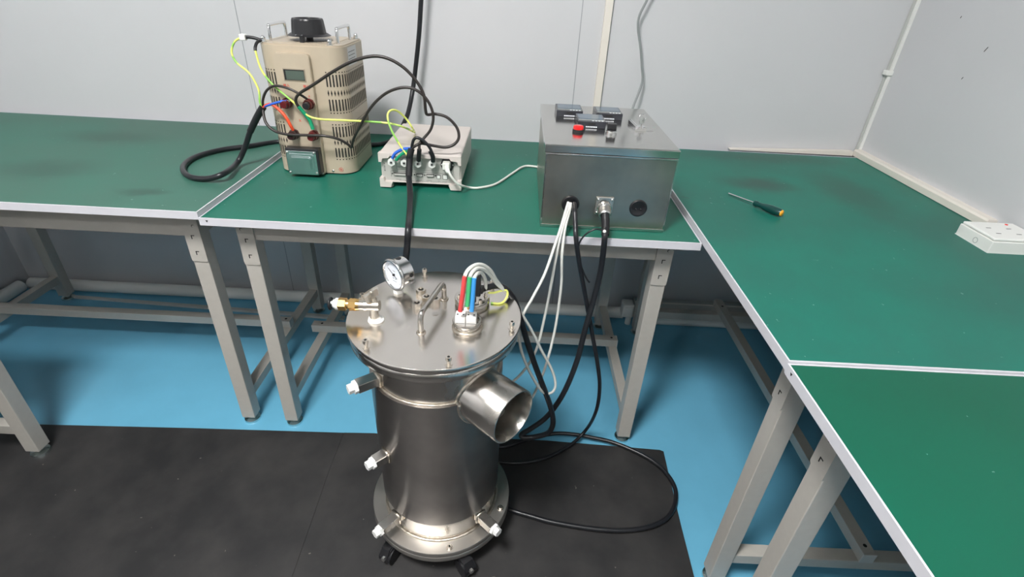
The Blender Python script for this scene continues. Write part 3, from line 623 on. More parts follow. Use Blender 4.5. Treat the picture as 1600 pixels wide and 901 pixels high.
    Mk = Matrix.Translation((kx, ky, 0)); b.lathe([(0.0390, z+0.056), (0.033, z+0.056), (0.033, z+0.056), (0.030, z+0.050), (0.0005, z+0.050)], 'black_plastic', M=Mk); b.cyl((kx, ky, z+0.050), (kx, ky, z+0.053), 0.005, 'chrome', n=20)
    b.prism([(kx-0.005, ky-0.050), (kx+0.005, ky-0.050), (kx+0.005, ky-0.062), (kx-0.005, ky-0.062)], z+0.001, z+0.018, 'black_plastic')
    dl = b.build('dial_knob', V)
    b = MB(); b.box(kx-0.0007, kx+0.0007, ky-0.058, ky-0.052, z+0.0185, z+0.0195, 'text_white'); b.box(kx-0.0180, kx-0.0166, ky-0.056, ky-0.049, z+0.0180, z+0.0190, 'text_white', M=None); b.build('pointer_mark', dl)
    for hx in (0.0725, 0.2560):
        b = MB(); ya, yb = Y(0.405), Y(0.515); q = X(hx); P = [(q, ya, z), (q, ya, z+0.026), (q, ya+0.003, z+0.034), (q, ya+0.012, z+0.038), (q, yb-0.012, z+0.038), (q, yb-0.003, z+0.034), (q, yb, z+0.026), (q, yb, z)]
        b.tube(P, 0.0042, 'chrome', n=14, sub=5)
        b.build('carry_handle', V)
    for sx, sy in ((0.0660, 0.375), (0.2440, 0.3720), (0.083, 0.560), (0.265, 0.545)):
        b = MB(); q, w = X(sx), Y(sy); b.cyl((q, w, z), (q, w, z+0.0015), 0.0085, 'zinc', n=24); b.hexa((q, w, z+0.001), (q, w, z+0.007), 0.0068, 'chrome'); b.sphere((q, w, z+0.009), 0.0062, 'chrome', sc=(1, 1, 1.1)); b.build('acorn_nut', V)
    return V
transformer()

# ---------------------------------------------------------------- power analyser (back panel facing the viewer)
def analyser():
    x0, x1, y0, y1, z0, z1 = 0.3765, 0.6035, 0.2700, 0.5950, 0.7655, 0.8500
    V = thing('power_analyser', 'low cream bench meter with four terminals on its back panel, between transformer and steel box', 'meter', ((x0+x1)/2, y0, 0.750))
    cx = (x0+x1)/2; hw = (x1-x0)/2; h0, h1 = z0-0.75, z1-0.75; D = y1-y0
    b = MB(); b.box(-hw, hw, 0.010, D, h0, h1, 'case_pinkgrey', 0.005); b.build('case', V)
    b = MB(); b.box(-hw+0.004, hw-0.004, 0.006, 0.012, h0+0.001, h1-0.006, 'case_panel', 0.001)
    # outlines and captions
    def ln(xa, xb, za, zb_, m='text_dark'): b.box(xa-cx, xb-cx, 0.0056, 0.0063, za-0.75, zb_-0.75, m)
    ln(0.428, 0.432, 0.0+0.8075, 0.8078); ln(0.4215, 0.4995, 0.8080, 0.8084); ln(0.4215, 0.5325, 0.8020, 0.8024); ln(0.4215, 0.4219, 0.802, 0.818); ln(0.5325, 0.5329, 0.802, 0.818)
    ln(0.4050, 0.5640, 0.7958, 0.7964, 'text_dark'); ln(0.4050, 0.4056, 0.7800, 0.7962)
    for xa, xb in ((0.4180, 0.4330), (0.4770, 0.4920), (0.5030, 0.5200), (0.5370, 0.5430), (0.5500, 0.5640)): ln(xa, xb, 0.7725, 0.7730)
    for k in range(26):
        if k in (8, 16): continue
        ln(0.428+k*0.0052, 0.4315+k*0.0052, 0.7690, 0.7700)
    b.text('WT15P', 0.0085, 'text_dark', frame((0.3885-cx, 0.0055, 0.8080-0.75), (0, -1, 0)) @ Matrix.Rotation(-PI/2, 4, 'Z')) if False else None
    for k, w in enumerate((0.0024, 0.0012, 0.002, 0.0012, 0.0024)): b.box(0.3868-cx, 0.3905-cx, 0.0056, 0.0063, 0.0655-k*0.0050, 0.0655-k*0.0050+w, 'text_dark')
    b.build('back_panel', V)
    b = MB()
    for s in (-1, 1):      # bumpers: upper and lower corners
        xe = s*hw
        up = [(xe+s*0.001, h1-0.001), (xe+s*0.001, h1-0.026), (xe-s*0.007, h1-0.026), (xe-s*0.010, h1-0.016), (xe-s*0.027, h1-0.014), (xe-s*0.031, h1-0.008), (xe-s*0.031, h1-0.001)]
        b.prism(up if s > 0 else up[::-1], -0.006, 0.012, 'case_pinkgrey', axis='y', bev=0.0)
        dn = [(xe+s*0.001, h0-0.012), (xe+s*0.001, h0+0.014), (xe-s*0.010, h0+0.014), (xe-s*0.013, h0+0.004), (xe-s*0.034, h0+0.001), (xe-s*0.029, h0-0.012)]
        b.prism(dn if s > 0 else dn[::-1], -0.010, 0.012, 'case_pinkgrey', axis='y')
    b.box(-hw, hw, -0.004, 0.012, h1-0.009, h1, 'case_pinkgrey', 0.0015); b.box(-hw, hw, 0.002, 0.012, h0-0.001, h0+0.003, 'case_pinkgrey', 0.001)
    b.box(-0.026, 0.030, -0.0045, 0.002, h1-0.011, h1-0.0085, 'case_pinkgrey', 0.001)
    b.build('rear_bumper', V)
    for xx in (-hw+0.02, hw-0.02):
        for yy in (0.012, D-0.03):
            b = MB(); b.cyl((xx, yy, 0), (xx, yy, h0+0.001), 0.012, 'case_pinkgrey', n=24); b.build('foot', V)
    for x in (0.4132, 0.4488, 0.4862, 0.5252):
        b = MB(); q = x-cx; zz = 0.8270-0.75; b.cyl((q, 0.006, zz), (q, -0.006, zz), 0.0095, 'pvc_white', n=24); b.hexa((q, -0.004, zz), (q, -0.016, zz), 0.0108, 'pvc_white', rot=PI/6); b.cyl((q, -0.016, zz), (q, -0.0172, zz), 0.0055, 'pvc_duct', n=24); b.cyl((q, -0.0170, zz), (q, -0.0176, zz), 0.0030, 'hole_dark', n=16); b.build('terminal', V)
    b = MB()
    def dsub(xa, xb, zc, h=0.0085):
        o = [(xa+0.0010, zc+h/2), (xb-0.0010, zc+h/2), (xb, zc+h/2-0.002), (xb-0.0022, zc-h/2), (xa+0.0022, zc-h/2), (xa, zc+h/2-0.002)]
        b.prism([(p-cx, q-0.75) for p, q in o], 0.0062, 0.0030, 'hole_dark', axis='y'); o = [(p+(0.0012 if p < (xa+xb)/2 else -0.0012), q+(0.0012 if q < zc else -0.0012)) for p, q in o]
        b.prism([(p-cx, q-0.75) for p, q in o], 0.0050, 0.0024, 'case_panel', axis='y')
    dsub(0.4120, 0.4520, 0.7875); dsub(0.4760, 0.4960, 0.7880); dsub(0.5050, 0.5270, 0.7880)
    for q in (0.4085, 0.4715, 0.5005, 0.5310): b.cyl((q-cx, 0.0065, 0.7885-0.75), (q-cx, 0.0045, 0.7885-0.75), 0.0018, 'hole_dark', n=12)
    for xa, xb, za, zb_ in ((0.5340, 0.5450, 0.7800, 0.7910), (0.5510, 0.5650, 0.7790, 0.7930)):
        b.box(xa-cx, xb-cx, 0.0065, 0.0048, za-.75, zb_-.75, 'hole_dark'); b.box(xa+.0013-cx, xb-.0013-cx, 0.0060, 0.0042, za+.0013-.75, zb_-.0013-.75, 'pvc_white')
    b.build('data_sockets', V)
    q, zz = 0.5650-cx, 0.8225-0.75
    b = MB(); b.prism([(q-0.0195, zz), (q-0.0125, zz+0.0165), (q+0.0125, zz+0.0165), (q+0.0195, zz), (q+0.0125, zz-0.0165), (q-0.0125, zz-0.0165)], 0.0065, 0.0030, 'black_plastic', axis='y', bev=0.0)
    for s in (-1, 1): b.sphere((q+s*0.0160, 0.0030, zz), 0.0022, 'zinc')
    b.build('power_inlet', V)
    return V
analyser()

# ---------------------------------------------------------------- stainless control box
def control_box():
    x0, x1, y0, y1 = 0.8240, 1.1310, 0.0525, 0.4750
    V = thing('control_box', 'square stainless steel control box with a lid standing on the middle bench', 'control box', ((x0+x1)/2, y0, 0.750))
    cx = (x0+x1)/2; hw = (x1-x0)/2; D = y1-y0
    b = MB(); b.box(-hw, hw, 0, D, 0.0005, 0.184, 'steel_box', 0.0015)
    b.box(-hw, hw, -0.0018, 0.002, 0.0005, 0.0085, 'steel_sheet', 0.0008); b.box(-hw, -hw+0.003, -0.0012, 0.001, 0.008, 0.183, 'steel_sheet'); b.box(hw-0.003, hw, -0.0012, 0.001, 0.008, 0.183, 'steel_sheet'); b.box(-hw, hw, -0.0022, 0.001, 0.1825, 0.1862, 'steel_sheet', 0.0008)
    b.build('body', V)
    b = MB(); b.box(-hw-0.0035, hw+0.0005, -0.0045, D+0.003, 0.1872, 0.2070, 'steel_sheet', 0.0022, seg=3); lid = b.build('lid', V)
    zt = 0.2070
    # three panel meters
    for i, (mx, my) in enumerate(((0.8600, 0.3230), (0.9085, 0.2130), (0.9672, 0.3130))):
        x = mx-cx; y = my-y0; w, d, h = 0.0715, 0.082, 0.0175
        b = MB(); b.box(x, x+w, y, y+d, zt, zt+h, 'meter_body', 0.0012); b.box(x+0.026, x+0.044, y-0.0006, y+0.001, zt+0.0085, zt+0.0130, 'hole_dark')
        for k in range(7): b.box(x+0.0210+k*0.0042, x+0.0240+k*0.0042, y-0.0004, y+0.001, zt+0.0020, zt+0.0050, 'text_white')
        mt = b.build('panel_meter', lid)
        b = MB(); b.box(x+0.004, x+w-0.004, y+0.024, y+d-0.006, zt+h-0.0004, zt+h+0.0006, 'meter_window'); b.build('window', mt)
        b = MB(); b.box(x+0.003, x+w-0.003, y+0.008, y+0.018, zt+h-0.0002, zt+h+0.0008, 'cable_grey', 0.0003)
        for k in range(4): b.box(x+0.036+k*0.008, x+0.041+k*0.008, y+0.003, y+0.007, zt+h-0.0002, zt+h+0.0009, 'text_white')
        b.build('button_strip', mt)
    # red lamp button
    x, y = 0.9065-cx, 0.174-y0; b = MB(); b.cyl((x, y, zt), (x, y, zt+0.0065), 0.0142, 'black_plastic', n=40); bt = b.build('push_button', lid)
    b = MB(); Mb = Matrix.Translation((x, y, zt)); b.lathe([(0.0128, 0.006), (0.0128, 0.0125), (0.0115, 0.0150), (0.007, 0.0158), (0.0005, 0.0160)], 'led_red', n=48, M=Mb); b.build('button_cap', bt)
    # selector switch
    x, y = 0.9890-cx, 0.1740-y0; b = MB(); b.cyl((x, y, zt), (x, y, zt+0.0080), 0.0138, 'chrome', n=48); b.torus((x, y, zt+0.0045), 0.0138, 0.0006, 'zinc'); sw = b.build('selector_switch', lid)
    b = MB(); b.cyl((x, y, zt+0.008), (x, y, zt+0.0105), 0.0122, 'black_plastic', n=40); b.box(x-0.0110, x+0.0110, y-0.0058, y+0.0058, zt+0.010, zt+0.0240, 'black_plastic', 0.0015, M=None); b.build('switch_knob', sw)
    # latch handle with keys
    x, y = 1.0670-cx, 0.2250-y0; b = MB()
    Ml = Matrix.Translation((x, y, zt)) @ Matrix.Rotation(math.radians(4), 4, 'Z')
    b.prism([(-0.0115, -0.014), (0.017, -0.012), (0.017, 0.012), (0.004, 0.020), (-0.004, 0.060), (-0.0115, 0.060)], 0, 0.005, 'zinc', M=Ml, bev=0.001); b.prism([(-0.0125, -0.012), (-0.0035, -0.012), (-0.0035, 0.062), (-0.0125, 0.062)], 0.0005, 0.0125, 'chrome', M=Ml, bev=0.0025)
    b.cyl(tuple(Ml @ Vector((0.005, 0, 0))), tuple(Ml @ Vector((0.005, 0, 0.0095))), 0.0105, 'chrome', n=40); lt = b.build('latch', lid)
    kx, ky = x+0.005, y
    b = MB(); b.box(kx-0.0012, kx+0.0012, ky-0.004, ky+0.004, zt+0.009, zt+0.016, 'chrome'); b.prism([(-0.008, 0.016), (0.008, 0.016), (0.0095, 0.024), (0.006, 0.031), (-0.006, 0.031), (-0.0095, 0.024)], -0.0008, 0.0008, 'chrome', axis='y', M=Matrix.Translation((kx, ky, zt)) @ Matrix.Rotation(0.6, 4, 'Z'), bev=0.0003); b.build('lock_key', lt)
    b = MB(); b.torus((kx+0.001, ky+0.003, zt+0.030), 0.0085, 0.0006, 'chrome', n=32, k=6, M=Matrix.Rotation(1.2, 4, 'X')); b.build('key_ring', lt)
    b = MB(); b.prism([(0.010, -0.001), (0.034, -0.0025), (0.040, 0.0), (0.036, 0.005), (0.010, 0.002)], 0.009, 0.0104, 'chrome', M=Matrix.Translation((kx, ky, zt-0.004)) @ Matrix.Rotation(0.25, 4, 'Z')); b.build('spare_key', lt)
    # front fittings
    def fr(x, z): return frame((x-cx, 0, z-0.75), (0, -1, 0))
    M = fr(0.8935, 0.8130); b = MB(); b.lathe([(0.0215, -0.001), (0.0215, 0.0018), (0.0195, 0.0038), (0.0195, 0.0038), (0.0150, 0.0040), (0.012, 0.0025), (0.0005, 0.0022)], 'black_rubber', n=56, M=M); b.box(0.0015, 0.0080, -0.004, 0.006, 0.001, 0.006, 'hole_dark', M=M); b.build('cable_grommet', V)
    M = fr(1.0590, 0.8115); b = MB(); b.lathe([(0.0215, -0.001), (0.0215, 0.0018), (0.0195, 0.0038), (0.0195, 0.0038), (0.0155, 0.0040), (0.0130, 0.0026), (0.0005, 0.0022)], 'black_rubber', n=56, M=M)
    for q in (-0.006, 0.006): b.sphere(tuple(M @ Vector((q, -0.002, 0.003))), 0.0022, 'black_plastic')
    b.build('blanking_grommet', V)
    M = fr(0.9755, 0.8135); b = MB(); b.box(-0.0215, 0.0215, -0.0225, 0.0225, 0, 0.004, 'zinc', 0.0015, M=M)
    for sx in (-1, 1):
        for sy in (-1, 1): b.sphere(tuple(M @ Vector((sx*0.0165, sy*0.0170, 0.004))), 0.0035, 'chrome')
    Md = M @ Matrix.Rotation(math.radians(25), 4, 'X'); b.lathe([(0.0172, 0.002), (0.0172, 0.009), (0.0172, 0.009), (0.0160, 0.0105), (0.0160, 0.0200), (0.0150, 0.0300), (0.0150, 0.0300), (0.0135, 0.0330), (0.0135, 0.0330), (0.0110, 0.0330)], 'zinc', n=48, M=Md); b.torus(tuple(Md @ Vector((0, 0, 0.0100))), 0.0168, 0.0012, 'chrome', M=Md.to_3x3().to_4x4()); cn = b.build('round_connector', V)
    return V
control_box()
# cable centre lines, metres
CAB = {
 'mains': [(0.4347,0.76,1.2706),(0.4254,0.76,1.1999),(0.4147,0.76,1.1069),(0.399,0.76,1.0081),(0.3854,0.75,0.9265),(0.3757,0.7,0.8616),(0.3639,0.66,0.8273),(0.3483,0.64,0.7948),(0.2907,0.667,0.758),(0.2433,0.6423,0.758),(0.1272,0.6175,0.759),(0.0267,0.5979,0.768),(-0.0535,0.583,0.768),(-0.1084,0.517,0.771),(-0.174,0.4625,0.771),(-0.2087,0.3894,0.771),(-0.204,0.316,0.771),(-0.1718,0.2526,0.771),(-0.1258,0.2115,0.771),(-0.0771,0.2028,0.773),(-0.0373,0.2159,0.785),(-0.0563,0.325,0.7778),(-0.0346,0.345,0.8162),(-0.0041,0.34,0.8687),(0.0274,0.335,0.9123),(0.0515,0.33,0.9404)],
 'yellow_loop': [(0.0515,0.33,0.9404),(0.0451,0.33,0.952),(0.0462,0.335,0.9845),(0.0281,0.34,1.0236),(-0.0054,0.35,1.0477),(-0.0159,0.355,1.0718),(-0.0056,0.36,1.0966),(0.0115,0.365,1.1076)],
 'loop_sleeve': [(0.0115,0.365,1.1076),(0.0309,0.368,1.1098),(0.0498,0.37,1.1074),(0.0617,0.372,1.1032)],
 'bond_sleeve': [(0.0617,0.372,1.1032),(0.0583,0.355,1.1001),(0.058,0.34,1.0909),(0.0584,0.335,1.0823)],
 'bond': [(0.0584,0.335,1.0823),(0.0665,0.33,1.0381),(0.0907,0.325,1.0032),(0.1296,0.31,0.9768),(0.158,0.31,0.9517),(0.1786,0.31,0.929),(0.2124,0.31,0.9205),(0.2844,0.305,0.9219),(0.3559,0.3,0.9232),(0.4081,0.3,0.9207),(0.4438,0.31,0.9097),(0.4411,0.4634,0.856)],
 'bond_loop': [(0.4411,0.4634,0.856),(0.4627,0.33,0.9022),(0.4484,0.32,0.9301),(0.4314,0.3,0.9541),(0.4191,0.28,0.9612),(0.4105,0.27,0.9531),(0.4131,0.26,0.9356),(0.4252,0.25,0.9086),(0.4445,0.245,0.8769),(0.463,0.24,0.8532),(0.4692,0.24,0.8412)],
 'blue1': [(0.0515,0.33,0.9404),(0.0733,0.32,0.9487),(0.0942,0.315,0.9558),(0.1089,0.315,0.9599),(0.1219,0.318,0.9616)],
 'red': [(0.0515,0.33,0.9404),(0.0807,0.32,0.9508),(0.1044,0.315,0.9361),(0.1205,0.31,0.9176),(0.1277,0.31,0.8989),(0.1305,0.315,0.8855)],
 'blk_arc': [(0.0515,0.33,0.9404),(0.0605,0.32,0.9632),(0.0781,0.315,0.9881),(0.1052,0.31,1.0016),(0.1405,0.305,0.9978),(0.1689,0.305,0.9846),(0.1855,0.31,0.9713)],
 'link_low': [(0.0515,0.33,0.9404),(0.0535,0.32,0.9205),(0.0622,0.31,0.8991),(0.0841,0.305,0.8822),(0.1205,0.3,0.8766),(0.165,0.3,0.8771),(0.2183,0.3,0.878),(0.2548,0.31,0.8684),(0.2751,0.325,0.8509),(0.2834,0.33,0.8407),(0.2946,0.32,0.8659),(0.3227,0.3,0.9078),(0.3613,0.28,0.9616),(0.3991,0.27,0.9978),(0.4378,0.26,1.0189),(0.4743,0.26,1.0238),(0.5032,0.26,1.0112),(0.5237,0.26,0.9868),(0.5326,0.26,0.9549),(0.5246,0.26,0.9212),(0.5056,0.255,0.8978),(0.4965,0.245,0.8864),(0.4948,0.24,0.8671),(0.493,0.245,0.848)],
 'link_up': [(0.1866,0.315,0.8902),(0.1815,0.315,0.9143),(0.1694,0.31,0.9371),(0.1601,0.305,0.9528),(0.1581,0.3,0.9703),(0.1733,0.295,0.9883),(0.2201,0.28,1.0156),(0.2781,0.27,1.051),(0.3332,0.26,1.0791),(0.3826,0.26,1.0933),(0.4223,0.26,1.0908),(0.461,0.26,1.0719),(0.4916,0.26,1.0416),(0.5097,0.26,1.0084),(0.5121,0.265,0.9691),(0.5159,0.27,0.9567),(0.5347,0.28,0.9571),(0.5653,0.28,0.9503),(0.5907,0.28,0.9264),(0.5979,0.275,0.9006),(0.5861,0.27,0.8823),(0.5621,0.265,0.8738),(0.5265,0.26,0.8786),(0.5025,0.25,0.8853),(0.4905,0.24,0.8841),(0.4744,0.24,0.8729)],
 'k4lead': [(0.4744,0.24,0.8729),(0.4808,0.24,0.8955),(0.4914,0.24,0.9028),(0.508,0.24,0.8952),(0.5227,0.24,0.8789),(0.5314,0.245,0.8553)],
 'blue2': [(0.4744,0.24,0.8729),(0.4508,0.245,0.8685),(0.4286,0.248,0.856),(0.4183,0.25,0.8408)],
 'green2': [(0.4744,0.24,0.8729),(0.4537,0.245,0.86),(0.4384,0.248,0.8478),(0.4284,0.25,0.836)],
 'sheath': [(0.4744,0.24,0.8729),(0.4685,0.235,0.8428),(0.4673,0.22,0.8031),(0.4826,0.15,0.7758),(0.4969,0.062,0.7598),(0.5079,-0.012,0.756),(0.5038,-0.02,0.7121),(0.4996,-0.025,0.6795),(0.4976,-0.03,0.6554)],
 'power': [(0.57,0.25,0.8219),(0.577,0.235,0.8092),(0.5925,0.235,0.7881),(0.6091,0.245,0.7743),(0.6271,0.282,0.756),(0.656,0.2902,0.7545),(0.7003,0.3288,0.7545),(0.7454,0.4277,0.7545),(0.7811,0.5025,0.7545),(0.8164,0.5083,0.7545),(0.8431,0.4931,0.7545),(0.8879,0.481,0.7545)],
 'wallcord': [(1.1787,0.79,1.3043),(1.1533,0.79,1.2324),(1.1365,0.79,1.1857),(1.1388,0.79,1.1481),(1.1574,0.79,1.0908),(1.1723,0.79,1.0312),(1.1818,0.79,0.9903),(1.1736,0.78,0.9493),(1.1587,0.76,0.9095),(1.1505,0.74,0.8698),(1.147,0.7,0.8353)],
 'w1': [(0.8871,0.045,0.8202),(0.8825,0.03,0.8096),(0.8725,0.0,0.7824),(0.859,-0.03,0.7456),(0.8369,-0.07,0.6835),(0.811,-0.1,0.6347),(0.7918,-0.12,0.6014),(0.7849,-0.13,0.5617),(0.7886,-0.14,0.5217),(0.8035,-0.15,0.4794),(0.8272,-0.15,0.4277),(0.8537,-0.14,0.3777),(0.8779,-0.13,0.3678),(0.8865,-0.12,0.3878),(0.8725,-0.12,0.4361),(0.8412,-0.13,0.5035),(0.81,-0.14,0.5742),(0.7863,-0.15,0.6215),(0.7701,-0.155,0.6552),(0.7577,-0.16,0.678),(0.746,-0.17,0.6967)],
 'w2': [(0.8903,0.045,0.8187),(0.8874,0.03,0.8065),(0.8759,0.0,0.7792),(0.8663,-0.025,0.7351),(0.859,-0.03,0.64),(0.8499,-0.04,0.5506),(0.8361,-0.06,0.4628),(0.8141,-0.08,0.4136),(0.7844,-0.09,0.3721),(0.7582,-0.09,0.348)],
 'w3': [(0.8934,0.045,0.8189),(0.8908,0.03,0.8034),(0.8811,0.0,0.7728),(0.8779,-0.025,0.7099),(0.8846,-0.02,0.6263),(0.8805,-0.03,0.5053),(0.8672,-0.05,0.414),(0.8516,-0.06,0.3432),(0.8339,-0.07,0.2928),(0.815,-0.08,0.2531)],
 'c1': [(0.9789,0.03,0.7916),(0.9768,0.005,0.7826),(0.9741,-0.02,0.7673),(0.9762,-0.02,0.7302),(0.9769,-0.02,0.6685),(0.9684,-0.03,0.59),(0.9544,-0.05,0.5141),(0.9413,-0.07,0.4243),(0.914,-0.09,0.3286),(0.8767,-0.1,0.2529),(0.8351,-0.11,0.2137),(0.8096,-0.115,0.1947),(0.8153,-0.12,0.1879),(0.8471,-0.12,0.1926),(0.8806,-0.125,0.2154),(0.8909,-0.13,0.2556),(0.8835,-0.13,0.3025),(0.8607,-0.135,0.3735),(0.8281,-0.14,0.4646),(0.8009,-0.145,0.5492),(0.784,-0.15,0.6089),(0.7701,-0.155,0.6552),(0.7576,-0.16,0.6796),(0.7458,-0.165,0.6953),(0.7303,-0.17,0.7056),(0.7114,-0.18,0.7073),(0.6956,-0.19,0.706)],
 'c2': [(0.9013,0.045,0.8176),(0.9018,0.02,0.8082),(0.9043,0.0,0.7841),(0.9072,-0.02,0.7569),(0.9221,-0.02,0.6922),(0.9497,-0.02,0.5922),(0.9777,-0.03,0.4907),(1.0046,-0.04,0.3925),(1.0205,-0.04,0.313),(1.0252,-0.03,0.2179),(1.0267,0.0506,0.06),(0.9815,0.0205,0.02),(0.9185,-0.026,0.016),(0.8583,-0.0544,0.016),(0.7898,-0.0658,0.016),(0.7311,-0.0621,0.016)],
 'c3': [(0.7583,-0.0073,0.018),(0.8184,0.0199,0.018),(0.8699,0.0418,0.018),(0.9265,0.059,0.018),(0.9849,0.06,0.018),(1.0443,0.0502,0.018),(1.1065,0.0354,0.018),(1.1618,0.0101,0.018),(1.2157,-0.0246,0.018),(1.2521,-0.0661,0.018),(1.2708,-0.1247,0.018),(1.259,-0.1792,0.018),(1.2279,-0.2257,0.018),(1.1787,-0.2555,0.018),(1.1058,-0.2726,0.018),(1.0191,-0.2734,0.018),(0.9108,-0.2601,0.018),(0.8465,-0.2442,0.018),(0.788,-0.2276,0.018),(0.7388,-0.2039,0.018)],
 'tie': [(0.9712,-0.018,0.7795),(0.9494,-0.02,0.7825),(0.9283,-0.022,0.7691),(0.9159,-0.022,0.7449),(0.9173,-0.022,0.7193),(0.9275,-0.022,0.6847),(0.942,-0.022,0.6548),(0.9535,-0.022,0.6389)],
 'red_sl': [(0.6698,-0.285,0.7911),(0.6671,-0.295,0.76),(0.6624,-0.3,0.7218)],
 'green_sl': [(0.6795,-0.285,0.7902),(0.6776,-0.29,0.7618),(0.6756,-0.295,0.7312)],
 'blue_sl': [(0.688,-0.285,0.7893),(0.6862,-0.29,0.7551),(0.6844,-0.295,0.7198)],
 'wa': [(0.6698,-0.285,0.7911),(0.6744,-0.27,0.7968),(0.6862,-0.25,0.7977),(0.7012,-0.23,0.7876),(0.7159,-0.21,0.764),(0.7249,-0.19,0.7347),(0.736,-0.175,0.7089),(0.7505,-0.165,0.684)],
 'wb': [(0.6795,-0.285,0.7902),(0.683,-0.27,0.7931),(0.6913,-0.25,0.7909),(0.7039,-0.23,0.7775),(0.7171,-0.2,0.7447),(0.7278,-0.185,0.7193),(0.7418,-0.172,0.6977)],
 'wc': [(0.688,-0.285,0.7893),(0.6921,-0.26,0.7851),(0.6989,-0.23,0.7699),(0.7039,-0.2,0.7377),(0.705,-0.19,0.713),(0.705,-0.185,0.697)],
 'yl': [(0.7106,-0.185,0.6957),(0.7228,-0.18,0.6933),(0.7378,-0.175,0.696),(0.7488,-0.17,0.6953),(0.7521,-0.17,0.6839),(0.7458,-0.1796,0.673),(0.735,-0.1886,0.6715),(0.7168,-0.1877,0.6715)],
 'conn': [(0.6868,-0.205,0.7519),(0.6865,-0.195,0.694)],
 'wg': [(0.4395,0.755,1.2221),(0.4464,0.756,1.1956),(0.4313,0.757,1.1822)],
}
# ---------------------------------------------------------------- cables and wires (world-space centre lines)
def part_tube(name, parent, key, r, m, n=10, sub=6, rad=None):
    b = MB(); b.tube(CAB[key], r, m, n=n, sub=sub, rad=rad); return b.build(name, parent)
def cables():
    T = thing('supply_cable', 'thick black supply cable hanging down the back wall and looping on the left bench', 'cable', (0, 0, 0))
    CAB['mains'] = [(0.47, 0.762, ZC), (0.475, 0.762, 2.2), (0.462, 0.761, 1.6)]+CAB['mains']; part_tube('outer_sheath', T, 'mains', 0.0078, 'cable_black', n=14)
    P = CAB['mains'][-3:]; b = MB(); b.tube(P, 0.0092, 'black_rubber', n=14); b.build('shrink_sleeve', T)
    part_tube('blue_wire', T, 'blue1', 0.0032, 'wire_blue')
    b = MB(); e = Vector(CAB['blue1'][-1]); b.tube([CAB['blue1'][-2], tuple(e), tuple(e+Vector((0.004, 0, 0)))], 0.0042, 'wire_blue'); b.tube([tuple(e), tuple(e+Vector((0.010, 0.006, -0.001)))], 0.003, 'chrome', spline=False); b.build('ring_lug', T)
    part_tube('red_wire', T, 'red', 0.0042, 'wire_red')
    part_tube('black_wire', T, 'blk_arc', 0.0034, 'cable_brown')
    part_tube('earth_wire', T, 'yellow_loop', 0.0028, 'wire_yellow')
    sl = part_tube('wire_sleeve', T, 'loop_sleeve', 0.0040, 'black_rubber')
    b = MB(); b.box(0.010, 0.026, 0.358, 0.374, 1.102, 1.117, 'pvc_white', 0.002); b.build('wire_tag', sl)
    T = thing('earth_lead', 'yellow-green earth lead draped across the transformer front to the cream meter', 'wire', (0, 0, 0))
    part_tube('insulation', T, 'bond', 0.0028, 'wire_yellow'); part_tube('lead_sleeve', T, 'bond_sleeve', 0.0040, 'black_rubber')
    b = MB(); b.tube(CAB['bond_loop'], 0.0027, 'wire_yellow'); tag(b.build('earth_wire'), 'yellow wire making a small loop above the cream meter', 'wire')
    b = MB(); b.tube(CAB['link_low'], 0.0038, 'cable_brown'); tag(b.build('black_lead'), 'thin dark lead sagging under the binding posts, then arching lower to the cream meter', 'wire')
    T = thing('black_lead', 'dark lead with green end arching highest from transformer to cream meter', 'wire', (0, 0, 0))
    part_tube('lead_wire', T, 'link_up', 0.0040, 'cable_brown')
    b = MB(); b.tube(CAB['link_up'][:4], 0.0052, 'wire_green'); b.build('green_sleeve', T)
    T = thing('instrument_cable', 'black cable dropping from the cream meter and coiling on the mat beside the steel vessel', 'cable', (0, 0, 0))
    path = CAB['sheath'][1:]+[(0.498, -0.028, 0.56), (0.505, -0.015, 0.40), (0.530, 0.010, 0.22), (0.575, 0.030, 0.090), (0.640, 0.020, 0.028), (0.700, 0.003, 0.0165)]+CAB['c3']
    b = MB(); b.tube(path, 0.0078, 'cable_black', n=14, rad=lambda t: 0.0080 if t < 0.35 else 0.0062); b.build('outer_sheath', T)
    b = MB(); b.tube([(0.4744, 0.240, 0.8729), (0.4700, 0.236, 0.8560)]+CAB['sheath'][1:3], 0.0090, 'black_rubber', n=14); b.build('shrink_sleeve', T)
    part_tube('blue_wire', T, 'blue2', 0.0042, 'wire_blue'); part_tube('green_wire', T, 'green2', 0.0042, 'wire_green'); part_tube('black_wire', T, 'k4lead', 0.0040, 'cable_black')
    b = MB(); b.tube([(0.5240, 0.243, 0.868), (0.5300, 0.245, 0.852), (0.5290, 0.250, 0.838)], 0.0062, 'black_rubber'); b.build('lug_boot', T)
    b = MB(); b.tube([(0.4955, 0.240, 0.872), (0.4925, 0.244, 0.853), (0.4900, 0.250, 0.838)], 0.0062, 'black_rubber'); b.build('lug_boot', T)
    T = thing('power_cable', 'thin white power cable running from the cream meter behind the steel box', 'cable', (0, 0, 0))
    part_tube('cord', T, 'power', 0.0034, 'cable_white')
    b = MB(); b.box(0.5535, 0.5745, 0.252, 0.2745, 0.8130, 0.8335, 'cable_white', 0.003); b.tube([(0.5660, 0.256, 0.824), (0.5680, 0.248, 0.815), (0.5730, 0.242, 0.811)], 0.0065, 'cable_white', rad=lambda t: 0.0085-0.004*t); b.build('plug', T)
    b = MB(); P = [(1.22, 0.79, ZC), (1.235, 0.79, 2.2), (1.21, 0.79, 1.5)]+CAB['wallcord']+[(1.15, 0.64, 0.80), (1.15, 0.60, 0.7560), (1.10, 0.56, 0.7550)]; b.tube(P, 0.0040, 'cable_grey'); tag(b.build('wall_cable'), 'wavy grey cable hanging on the back wall behind the steel box', 'cable')
